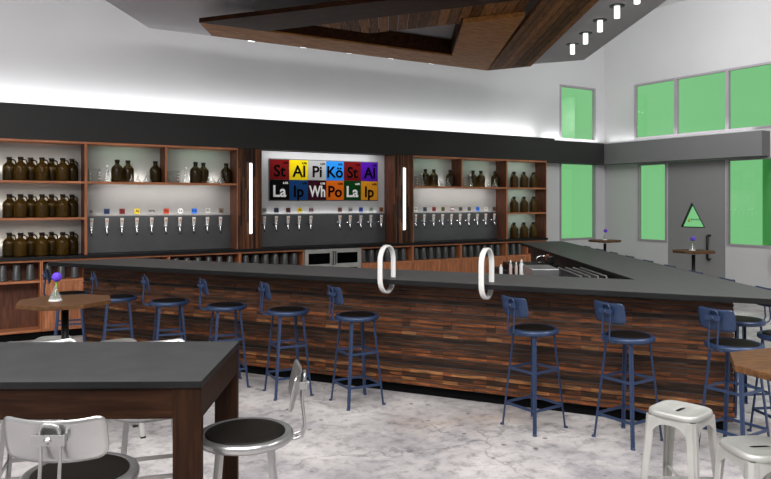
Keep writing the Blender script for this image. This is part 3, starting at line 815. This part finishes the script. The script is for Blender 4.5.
# ================================================================ BAR
TIP, FE, FI = Vector((2.942, 4.784)), Vector((3.046, 12.08)), Vector((2.242, 11.667))
GI, IL, JL = Vector((2.172, 6.095)), Vector((-3.027, 8.425)), Vector((-3.80, 7.868))
bar = empty('bar_counter', (0.0, 6.1, 0), 0, 'long V-shaped bar with dark top and reclaimed wood slat front', 'bar')
BO = Vector((0.0, 6.1))
def rel(p): return (p[0]-BO[0], p[1]-BO[1])
b = MB(); b.prism([rel(p) for p in (TIP, FE, FI, GI, IL, JL)], 1.027, 1.07, M['top'], M['black'])  # black sides put the shade of the unlit edge into the colour
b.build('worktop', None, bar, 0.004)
d = Vector((-0.9093, 0.4162)); n = Vector((0.4162, 0.9093))      # along the front, into the bar
def fp(s, off): return TIP + n*off + d*s
def xo(y, off): return 2.942 + (y-4.784)*0.01425 - off              # right flank
# body: solid core behind slats, ribbon 0.25 thick
o1 = 0.275
R_ = fp(0.50, o1); Lf = fp(7.16, o1)
def flank(p, off): return Vector((R_.x - off + 0.0, p))
body = [R_, Vector((R_.x+0.10, 11.9)), Vector((R_.x-0.15, 11.8)), Vector((R_.x-0.24, R_.y+0.42)), fp(7.05, o1+0.25), Lf]
b = MB(); b.prism([rel(p) for p in body], 0.095, 1.026); b.build('body', plain('dark_grey_backing', (66, 64, 64), 0.7), bar)
kick = [fp(0.56, 0.335), Vector((R_.x+0.04, 11.85)), Vector((R_.x-0.13, 11.75)), Vector((R_.x-0.22, R_.y+0.46)), fp(7.03, o1+0.23), fp(7.12, 0.335)]
b = MB(); b.prism([rel(p) for p in kick], 0.0, 0.095); b.build('toe_kick', M['kick'], bar)
PW = 0.3966
_r = random.Random(11)
PATTERN = []                       # one board panel, repeated along the bar
for r in range(25):
    cuts = [0.0]
    while cuts[-1] < 1.0:
        cuts.append(min(1.0, cuts[-1] + _r.choice((0.2, 0.35, 0.5, 0.7, 1.0, 1.0))))
        if 1.0-cuts[-1] < 0.12: cuts[-1] = 1.0
    base = _r.choice((0.08, 0.25, 0.35, 0.5, 0.6, 0.7))
    PATTERN.append([(c0, c1, min(1.0, max(0.0, base+_r.choice((-0.12, 0, 0.08, 0.12, 0.0, 0.34)))), _r.choice((0.006, 0.009, 0.012))) for c0, c1 in zip(cuts, cuts[1:])])
def slat_panel(name, p0, p1, normal):
    """reclaimed strips over a vertical face from p0 to p1 (2-D), normal points out"""
    b = MB(); L_ = (p1-p0).length; t = (p1-p0)/L_
    z0, z1 = 0.095, 1.026
    h = (z1-z0)/25
    lay = b.bm.faces.layers.float.new('tone')
    npan = int(math.ceil(L_/PW))
    for ip in range(npan):
        for r in range(25):
            for c0, c1, tone, out in PATTERN[r]:
                a, e = ip*PW+c0*PW+0.0004, min(ip*PW+c1*PW-0.0004, L_)
                if e-a < 0.004: continue
                A_, B_ = p0+t*a-BO, p0+t*e-BO
                q = [A_, B_, B_+normal*out, A_+normal*out]
                zz0, zz1 = z0+r*h+0.0048, z0+(r+1)*h-0.0048
                lo = b.verts([(v_.x, v_.y, zz0) for v_ in q]); hi = b.verts([(v_.x, v_.y, zz1) for v_ in q])
                fs = [b.face(lo[::-1]), b.face(hi)]
                for i in range(4):
                    j = (i+1) % 4; fs.append(b.face([lo[i], lo[j], hi[j], hi[i]]))
                for f in fs: f[lay] = tone
    ang = math.atan2(t.y, t.x)
    o = b.build(name, M['slat'], bar)
    o.data.transform(Matrix.Rotation(-ang, 4, 'Z')); o.rotation_euler = (0, 0, ang)
    return o
slat_panel('front_slats', Lf, R_, -n)
slat_panel('side_slats', R_, Vector((R_.x+0.10, 11.9)), Vector((1, -0.0152)).normalized())
slat_panel('end_slats', fp(7.05, o1+0.25), Lf, Vector(((Lf-fp(7.05, o1+0.25)).y, -(Lf-fp(7.05, o1+0.25)).x)).normalized()*-1)

# white oblong loops through the bar edge
def loop_mesh():
    b = MB(); pts = []
    hw, hh, rr = 0.125, 0.205, 0.125
    for k in range(13): a = PI*k/12; pts.append((hw*math.cos(a), 0, hh-rr+rr*math.sin(a)))
    for k in range(13): a = PI+PI*k/12; pts.append((hw*math.cos(a), 0, -(hh-rr)+rr*math.sin(a)))
    # flat band section, broad across
    rings = []
    N_p = len(pts)
    for i, p in enumerate(pts):
        p = Vector(p); nx = pts[(i+1) % N_p]; pv = pts[i-1]
        t = (Vector(nx)-Vector(pv)).normalized(); rad = t.cross(Vector((0, 1, 0)))
        rings.append([b.bm.verts.new(p+rad*sx*0.010+Vector((0, sy*0.022, 0))) for sx, sy in ((-1, -0.8), (-0.7, -1), (0.7, -1), (1, -0.8), (1, 0.8), (0.7, 1), (-0.7, 1), (-1, 0.8))])
    for i in range(N_p):
        a, c = rings[i], rings[(i+1) % N_p]
        for k in range(8):
            j = (k+1) % 8; b.face([a[k], a[j], c[j], c[k]], None, True)
    return b
lo = loop_mesh().build('bar_edge_loop', M['white_enamel'])
tag(lo, 'white oblong metal loop on the bar edge, left of the two', 'metal loop', 'white loops on the bar edge')
def loop_place(o, s, rz):
    p = TIP + d*s + n*0.06
    o.location = (p.x, p.y, 1.152); o.rotation_euler = (0, 0, rz)
loop_place(lo, 3.25, R(62))
l2 = lo.copy(); COL.objects.link(l2); l2['label'] = 'white oblong metal loop on the bar edge, right of the two'
loop_place(l2, 2.34, R(62))

# ---------------------------------------------------------------- equipment inside the bar
dw = empty('undercounter_washer', (1.78, 8.02, 0), 0, 'stainless undercounter box with bright lid inside the bar, left of glass rack', 'appliance')
boxo('body', -0.15, 0.15, -0.27, 0.27, 0.06, 0.90, M['steel'], dw, 0.006)
boxo('lid', -0.155, 0.155, -0.275, 0.275, 0.902, 1.0, M['steel'], dw, 0.006)
for sx in (-0.12, 0.12):
    for sy in (-0.22, 0.22):
        b = MB(); b.lathe([(0.02, 0), (0.02, 0.06)], 10, M4=Matrix.Translation((sx, sy, 0))); b.build('foot', M['black_metal'], dw)
gr = empty('glass_rack', (1.93, 7.13, 0), 0, 'tall rack of chrome rails and dark bars inside the bar under right wing', 'rack')
b = MB()
for sx in (-0.02, 0.14):
    for sy in (-0.42, 0.42): b.box(sx-0.008, sx+0.008, sy-0.008, sy+0.008, 0, 0.84)
b.box(-0.07, 0.19, -0.44, 0.44, 0.82, 0.84)
b.build('stand', M['black_metal'], gr)
for k in range(4):
    b = MB(); b.tube([(-0.06+k*0.08, -0.44, 1.035), (-0.06+k*0.08, 0.44, 1.035)], 0.009, 8, M['steel']); b.tube([(-0.06+k*0.08, -0.44, 1.035), (-0.06+k*0.08, -0.46, 0.98)], 0.008, 8, M['steel'])
    for j in range(11): b.tube([(-0.06+k*0.08, -0.40+j*0.08, 1.035), (-0.06+k*0.08, -0.40+j*0.08, 0.84)], 0.006, 6, M['black_metal'])
    b.build('rail', None, gr)
eq = empty('equipment_cabinet', (1.9, 9.25, 0), 0, 'stepped dark cabinet inside the bar below the right wing', 'cabinet')
boxo('body', -0.30, 0.33, -0.25, 0.3, 0.0, 0.93, M['black'], eq, 0.004)
boxo('low_box', -0.44, -0.302, -0.25, 0.3, 0.0, 0.86, M['black'], eq, 0.004)
boxo('chrome_trim', -0.30, -0.255, -0.262, -0.252, 0.90, 0.93, M['chrome'], eq)
fc = empty('faucet', (2.12, 9.2, 0.931), 0, 'chrome loop faucet on the dark cabinet inside the bar', 'faucet')
b = MB(); b.box(0.0, 0.08, -0.05, 0.05, 0, 0.10); b.build('base', M['black_metal'], fc, 0.01)
b = MB(); b.box(-0.012, 0.03, -0.02, 0.02, 0.04, 0.12); b.build('valve', M['copper'], fc, 0.005)
b = MB(); b.tube([(0.0, 0, 0.075), (-0.03, 0, 0.10), (-0.08, 0, 0.105), (-0.13, 0, 0.085), (-0.135, 0, 0.045), (-0.11, 0, 0.015), (-0.05, 0, 0.013)], 0.011, 10, up=(0, 1, 0)); b.build('spout', M['chrome'], fc)
sh = empty('bottle_rail', (1.55, 8.7, 0), 0, 'low dark stand carrying four small pale bottles inside the bar', 'stand')
boxo('shelf', -0.20, 0.30, -0.08, 0.08, 0.80, 0.82, M['black_metal'], sh)
for sx in (-0.17, 0.27): boxo('leg', sx-0.015, sx+0.015, -0.03, 0.03, 0, 0.80, M['black_metal'], sh)
for i, (x, h, r_, mt, lab) in enumerate(((1.435, 0.15, 0.022, 'white', 'short white bottle, leftmost of four inside the bar'), (1.555, 0.20, 0.02, 'pinkish', 'pinkish bottle, second of four inside the bar'),
                                     (1.625, 0.18, 0.018, 'pinkish', 'narrow pale pink bottle, third of four inside the bar'), (1.69, 0.21, 0.026, 'white', 'tall white bottle, rightmost of four inside the bar'))):
    r = empty('squeeze_bottle', (x, 8.7, 0.8205), 0, lab, 'bottle', 'pale bottles inside the bar')
    b = MB(); b.lathe([(r_*0.95, 0), (r_, 0.005), (r_, h*0.72), (r_*0.5, h*0.82)], 14); b.build('body', M[mt], r)
    b = MB(); b.lathe([(r_*0.55, h*0.82), (r_*0.55, h*0.9), (r_*0.25, h)], 12); b.build('cap', M['white'], r)

# ================================================================ STOOLS
def make_stool(metal, label, group, name, pw=0.137, sr=1.0):
    r = empty(name, (0, 0, 0), 0, label, 'stool', group)
    b = MB()
    b.lathe([(q*sr, z) for q, z in [(0.145, 0.728), (0.183, 0.730), (0.190, 0.737), (0.191, 0.752), (0.186, 0.763), (0.174, 0.769), (0.163, 0.766), (0.158, 0.760), (0.02, 0.758)]], 40)
    seat = b.build('seat', metal, r)
    b = MB(); b.lathe([(q*sr, z) for q, z in [(0.157, 0.759), (0.157, 0.766), (0.148, 0.771), (0.10, 0.775), (0.02, 0.777)]], 40); b.build('pad', M['pad'], seat)
    angs = [R(-90+45), R(45), R(135), R(225)]
    zt_, rt, rb = 0.73, 0.158, 0.243
    def lp(a, z):
        rr = rb+(rt-rb)*(z/zt_); return Vector((rr*math.cos(a), rr*math.sin(a), z))
    for a in angs:
        b = MB()
        tg = Vector((-math.sin(a), math.cos(a), 0)); rd = Vector((math.cos(a), math.sin(a), 0))
        # angle-iron leg: two flanges
        for side in (1, -1):
            w_ = (tg*side - rd*0.75).normalized()
            p, q = lp(a, 0.012), lp(a, zt_)
            b.bar(p+w_*0.008, q+w_*0.009, 0.017, 0.005, up=w_, wx2=0.020)
        leg = b.build('leg', metal, r)
        b = MB(); p = lp(a, 0.0); b.lathe([(0.017, 0), (0.017, 0.006), (0.011, 0.014)], 12, M4=Matrix.Translation((p.x, p.y, 0))); b.build('glide', metal, leg)
    for z in (0.175, 0.45):
        for i in range(4):
            a, c = angs[i], angs[(i+1) % 4]
            b = MB(); b.bar(lp(a, z), lp(c, z), 0.020, 0.007); b.build('rung', metal, r)
    # back support: pair of rods from the seat rim, then up to the bracket and over in a loop
    b = MB()
    hw = 0.032; pts = []
    side = [(-0.150, 0.735), (-0.212, 0.735), (-0.240, 0.745), (-0.252, 0.775), (-0.248, 0.83), (-0.240, 0.90), (-0.244, 0.975), (-0.250, 0.995)]
    for y, z in side: pts.append((-hw, y, z))
    pts += [(-hw*0.8, -0.251, 1.007), (-hw*0.4, -0.252, 1.013), (hw*0.4, -0.252, 1.013), (hw*0.8, -0.251, 1.007)]
    for y, z in side[::-1]: pts.append((hw, y, z))
    b.tube(pts, 0.0065, 8, up=(0, 1, 0.001)); b.build('back_support', metal, r)
    # curved backplate
    b = MB(); nx, nz = 20, 8; W_, H_ = pw, 0.076; cz = 0.946; rad = 0.34; th = 0.004
    grid = {}
    for sgn in (0, 1):
        for i in range(nx+1):
            for j in range(nz+1):
                x = -1+2*i/nx; z = -1+2*j/nz
                X, Z = x*W_, z*H_
                cr = 0.035  # rounded corners
                ax, az = abs(X), abs(Z)
                if ax > W_-cr and az > H_-cr:
                    dx, dz = ax-(W_-cr), az-(H_-cr); m_ = max(dx, dz); l_ = math.hypot(dx, dz)
                    if l_ > 0: X = math.copysign(W_-cr+dx*m_/l_, X); Z = math.copysign(H_-cr+dz*m_/l_, Z)
                ang = X/rad
                y = -0.224 + (1-math.cos(ang))*rad*0.55 - (0.22*Z) + sgn*th
                grid[(sgn, i, j)] = b.bm.verts.new((rad*math.sin(ang), y, cz+Z+0.10*X*X/0.03*0.15))
    for sgn in (0, 1):
        for i in range(nx):
            for j in range(nz):
                b.face([grid[(sgn, i, j)], grid[(sgn, i+1, j)], grid[(sgn, i+1, j+1)], grid[(sgn, i, j+1)]], None, True)
    def edge(i0, j0, i1, j1): b.face([grid[(0, i0, j0)], grid[(0, i1, j1)], grid[(1, i1, j1)], grid[(1, i0, j0)]])
    for i in range(nx): edge(i, 0, i+1, 0); edge(i, nz, i+1, nz)
    for j in range(nz): edge(0, j, 0, j+1); edge(nx, j, nx, j+1)
    bk = b.build('backrest', metal, r)
    b = MB(); b.box(-0.055, 0.055, -0.260, -0.253, 0.945, 0.981)
    b.box(-0.05, -0.042, -0.255, -0.226, 0.947, 0.979); b.box(0.042, 0.05, -0.255, -0.226, 0.947, 0.979)
    br = b.build('bracket', metal, r, 0.002)
    b = MB(); b.lathe([(0.013, 0), (0.012, 0.003), (0.007, 0.005), (0.007, 0.011), (0.004, 0.013)], 12, M4=Matrix.Translation((0, -0.260, 0.963)) @ Matrix.Rotation(R(90), 4, 'X')); b.build('nut', metal, br)
    return r
BG = 'blue stools around the bar'
S0 = Vector((1.79, 5.17)); sd = Vector((-0.91, 0.415))
front = [(-0.702, 213, 'blue stool near the right end of the bar, behind two silver stools'),
         (0.0, 214, 'second blue stool from the right along the slatted bar front'),
         (0.697, 215, 'blue stool right of the wide gap along bar front, below right loop'),
         (2.24, 210, 'blue stool left of the wide gap along bar front, below left loop'),
         (2.947, 206, 'second blue stool leftward from the gap along bar front'),
         (3.633, 205, 'blue stool just beyond the corner of the grey-topped table'),
         (4.33, 204, 'third blue stool from the left end of the bar'),
         (5.01, 203, 'second blue stool from left end of bar, right of the purple flower'),
         (5.70, 202, 'blue stool at the left end of bar, behind the purple flower')]
blue = None
for t, ang, lab in front:
    p = S0+sd*t
    rz = R(ang-270)
    if blue is None:
        blue = make_stool(M['blue'], lab, BG, 'bar_stool'); blue.location = (p.x, p.y, 0); blue.rotation_euler = (0, 0, rz)
    else: copy_tree(blue, (p.x, p.y, 0), rz, lab)
sides = [5.19, 5.87, 6.55, 7.23, 7.92, 8.60, 9.28, 9.97, 10.66, 11.33]
slabs = ['blue stool at the right edge of photo, beyond the octagonal table', 'blue stool behind the right end of the bar, back to the right',
         'blue stool beyond the right wing, third from the bar corner', 'blue stool beyond the right wing, fourth from the bar corner', 'blue stool beyond the right wing, fifth from the bar corner',
         'blue stool beyond the right wing, sixth from the bar corner', 'blue stool beyond the right wing, seventh from the bar corner', 'blue stool beyond the right wing, eighth from the bar corner',
         'blue stool beyond the right wing, ninth from the bar corner', 'blue stool beyond the right wing, farthest from the bar corner']
for y, lab in zip(sides, slabs):
    copy_tree(blue, (2.965+(y-5)*0.014, y, 0), R(90+8), lab)
# white stools at the dark table
wh = make_stool(M['silver'], 'white-backed stool at lower left, pulled up to near side of grey table', 'pale stools at the grey-topped table', 'counter_stool', 0.182, 1.07)
wh.location = (-1.115, 2.56, 0); wh.rotation_euler = (0, 0, R(271-270))
for x, y, ang, lab in ((-0.60, 3.0, 8, 'silver stool with black seat at right end of the grey-topped table'), (-1.15, 3.42, 108, 'silver stool tucked under far side of grey table, right one'), (-1.72, 3.42, 108, 'silver stool tucked under far side of grey table, left one')):
    copy_tree(wh, (x, y, 0), R(ang-270), lab)

# ================================================================ DARK TABLE
tb = empty('bar_table', (-1.70, 3.10, 0), R(1.1), 'tall walnut table with grey top at lower left', 'table')
x1_, x0_ = 0.975, -1.0
b = MB(); b.box(x0_, x1_, -0.39, 0.39, 1.022, 1.05)
for f in b.bm.faces: f.material_index = 0
tp = MB(); tp.prism([(x0_, -0.39), (x1_, -0.39), (x1_, 0.39), (x0_, 0.39)], 1.022, 1.05, M['table_top'], M['black']); tp.build('tabletop', None, tb, 0.002); b.bm.free()  # side faces black too, edge shade put into the colour
for lx in (x0_+0.058, x1_-0.058):
    for ly in (-0.366, 0.366): boxo('leg', lx-0.056, lx+0.056, ly-0.018, ly+0.018, 0, 1.021, M['table_wood_v'], tb, 0.002)
boxo('apron', x0_+0.115, x1_-0.115, -0.378, -0.348, 0.90, 1.021, M['table_wood'], tb); boxo('apron', x0_+0.115, x1_-0.115, 0.348, 0.378, 0.90, 1.021, M['table_wood'], tb)
for lx in (x0_+0.004, x1_-0.039):
    b = MB(); b.box(-0.345, 0.345, 0, 0.035, 0.90, 1.021); o = b.build('apron', M['table_wood'], tb); o.rotation_euler = (0, 0, R(90)); o.location = (lx+0.035, 0, 0)

# ================================================================ OCTAGONAL TABLES WITH FLOWERS
def oct_table(label, rad=0.325, name='octagonal_table', base=0.16, z=1.05):
    r = empty(name, (0, 0, 0), 0, label, 'table', 'octagonal wooden tables')
    b = MB(); b.prism([(rad*math.cos(R(45*k)), rad*math.sin(R(45*k))) for k in range(8)], z-0.03, z); b.build('tabletop', M['rustic'], r, 0.003)
    b = MB(); b.lathe([(0.025, 0.03), (0.025, z-0.06)], 20); b.build('pole', M['black_metal'], r)
    b = MB(); b.lathe([(0.12, z-0.045), (0.12, z-0.031)], 20); b.build('mounting_plate', M['black_metal'], r)
    b = MB(); b.lathe([(base, 0), (base, 0.012), (base*0.9, 0.02), (0.05, 0.035)], 28); b.build('base', M['black_metal'], r)
    return r
t1 = oct_table('octagonal wooden table with purple flower, behind the grey-topped table'); t1.location = (-2.28, 4.98, 0)
def place_t(x, y, lab, s=1.0):
    c = copy_tree(t1, (x, y, 0), 0, lab); return c
t2 = oct_table('octagonal wooden table cut by right edge of photo, above silver stools', 0.36, base=0.16); t2.location = (1.855, 3.0, 0)
t3 = oct_table('small octagonal table below window by the back wall corner', 0.30); t3.location = (3.98, 12.7, 0)
t4 = oct_table('small octagonal table with flower before the door with triangle window', 0.30); t4.location = (4.40, 10.0, 0)
def flower(label):
    r = empty('flower_vase', (0, 0, 0), 0, label, 'vase', 'flower vases on the octagonal tables')
    b = MB(); b.lathe([(0.040, 0), (0.044, 0.004), (0.043, 0.016), (0.014, 0.085), (0.011, 0.10), (0.013, 0.105)], 20, cap=False)
    b.build('flask', M['clear'], r)
    b = MB(); b.lathe([(0.045, 0.0), (0.045, 0.010), (0.040, 0.012)], 20); b.build('foot', M['white_enamel'], r)
    b = MB(); b.tube([(-0.004, 0.0, 0.013), (0.0, 0, 0.07), (0.010, 0, 0.15)], 0.005, 8); b.build('stem', M['green'], r)
    b = MB(); rnd = random.Random(3)
    for k in range(46):   # a ball of petals
        th = math.acos(1-2*(k+0.5)/46); ph = k*2.39996
        dv = Vector((math.sin(th)*math.cos(ph), math.sin(th)*math.sin(ph), math.cos(th)))
        c = Vector((0.010, 0, 0.168)) + dv*0.020
        q = dv.to_track_quat('Z', 'Y').to_matrix().to_4x4(); q.translation = c
        b.lathe([(0.002, 0), (0.010, 0.006), (0.011, 0.010), (0.004, 0.013)], 7, M4=q)
    b.build('blossom', M['purple'], r)
    return r
f1 = flower('purple flower in a glass flask on the octagonal table at left'); f1.location = (-2.32, 4.92, 1.0505)
copy_tree(f1, (3.98, 12.7, 1.0505), 0, 'purple flower in flask on the table by the wall corner')
copy_tree(f1, (4.38, 10.0, 1.0505), 0, 'purple flower in flask on the table before the door')

# ================================================================ METAL SHEET STOOLS
def sheet_stool(label):
    r = empty('metal_stool', (0, 0, 0), 0, label, 'stool', 'pale sheet-metal stools')
    H, hs, cr = 0.70, 0.130, 0.045
    n = 48
    def rsq(h, c, k):
        a = 2*PI*(k+0.5)/n
        # superellipse style rounded square, same sample count as the slot
        ca, sa = math.cos(a), math.sin(a)
        p = 4.2
        rr = h/((abs(ca)**p+abs(sa)**p)**(1/p))
        return rr*ca, rr*sa
    def slot(k, sc_=1.0):
        a = 2*PI*(k+0.5)/n
        ca, sa = math.cos(a), math.sin(a)
        hx, hy = 0.046*sc_, 0.0105*sc_
        p = 3.0
        rr = 1/((abs(ca/hx)**p+abs(sa/hy)**p)**(1/p))
        return rr*ca, rr*sa
    b = MB(); rings = []
    def addring(f, z): rings.append([b.bm.verts.new((*f(k), z)) for k in range(n)])
    addring(lambda k: slot(k, 0.9), H-0.075)
    addring(lambda k: slot(k), H-0.007)
    addring(lambda k: slot(k, 1.35), H-0.005)
    addring(lambda k: tuple(0.5*a_+0.5*b_ for a_, b_ in zip(slot(k, 1.6), rsq(hs*0.8, cr, k))), H-0.006)
    addring(lambda k: rsq(hs*0.86, cr, k), H-0.003)
    addring(lambda k: rsq(hs*0.93, cr, k), H)
    addring(lambda k: rsq(hs*0.99, cr, k), H-0.005)
    addring(lambda k: rsq(hs*1.01, cr, k), H-0.014)
    addring(lambda k: rsq(hs*1.01, cr, k), H-0.030)
    addring(lambda k: rsq(hs*0.96, cr, k), H-0.032)
    for a, c in zip(rings, rings[1:]):
        for k in range(n):
            j = (k+1) % n; b.face([a[k], a[j], c[j], c[k]], M['black'] if a is rings[0] else M['galv'], True)
    b.face(rings[0], M['black'])  # slot walls and floor coloured black to stand for the shade inside
    b.build('seat', None, r)
    # skirts with an arched lower edge
    sk = MB()
    for q in range(4):
        Mq = Matrix.Rotation(R(90*q), 4, 'Z'); m_ = 14; th = 0.003
        up_, lo_ = [], []
        for i in range(m_+1):
            x = -0.088+0.176*i/m_
            zz = H-0.062-0.045*(abs(x)/0.088)**3
            yy = lambda z: 0.1255+ (H-0.03-z)*0.07
            up_.append([sk.bm.verts.new(Mq @ Vector((x, yy(H-0.03)-t_, H-0.03))) for t_ in (0, th)]); lo_.append([sk.bm.verts.new(Mq @ Vector((x, yy(zz)-t_, zz))) for t_ in (0, th)])
        for i in range(m_):
            for t_ in (0, 1): sk.face([up_[i][t_], up_[i+1][t_], lo_[i+1][t_], lo_[i][t_]])
            sk.face([lo_[i][0], lo_[i+1][0], lo_[i+1][1], lo_[i][1]])
    sk.build('skirt', M['galv'], r)
    for q in range(4):
        Mq = Matrix.Rotation(R(90*q), 4, 'Z')
        b = MB()
        levels = [(H-0.03, 0.124, 0.036), (H-0.10, 0.128, 0.034), (H-0.2, 0.134, 0.032), (0.35, 0.144, 0.029), (0.012, 0.162, 0.025)]
        rr = []
        for z, c, w_ in levels:
            # folded channel: flange, rounded corner, flange
            pts = [(c-w_*1.25, c), (c-w_*0.35, c+0.002), (c-0.006, c-0.006), (c+0.002, c-w_*0.35), (c, c-w_*1.25)]
            inn = [(x-0.004, y-0.004) for x, y in pts]
            rr.append([b.bm.verts.new(Mq @ Vector((x, y, z))) for x, y in pts+inn[::-1]])
        for a, c in zip(rr, rr[1:]):
            for k in range(10):
                j = (k+1) % 10; b.face([a[k], a[j], c[j], c[k]])
        b.face(rr[0]); b.face(rr[-1][::-1])
        lg_ = b.build('leg', M['galv'], r)
        b = MB(); b.box(0.130, 0.166, 0.130, 0.166, 0, 0.012, M4=Mq); b.build('foot', M['black_metal'], lg_)
    b = MB()
    for q in (0, 1):
        Mq = Matrix.Rotation(R(45+90*q), 4, 'Z')
        b.box(-0.200, 0.200, -0.010, 0.010, 0.34+q*0.004, 0.3435+q*0.004, M4=Mq)
    b.build('cross_brace', M['galv'], r)
    return r
m1 = sheet_stool('pale metal stool standing clear before the bar, turned cornerwise'); m1.location = (1.50, 3.56, 0); m1.rotation_euler = (0, 0, R(43))
copy_tree(m1, (1.615, 3.02, 0), R(6), 'pale metal stool at lower right corner, under the octagonal table')
copy_tree(m1, (-2.55, 5.36, 0), R(10), 'white metal stool seat behind the black pole of left octagonal table')
copy_tree(m1, (-2.0, 5.24, 0), R(30), 'white metal stool seat peeping over the grey table, right of the pole')

# dark wooden panel low on the right wall
wp = wempty('wall_box', UR-0.07, -3.33, 0.60, 'dark brown wooden box low on the right wall at photo edge', 'box')
b = MB(); b.box(-0.06, 0.068, -0.15, 0.15, 0.0, 0.29); b.build('body', M['table_wood_v'], wp, 0.004)
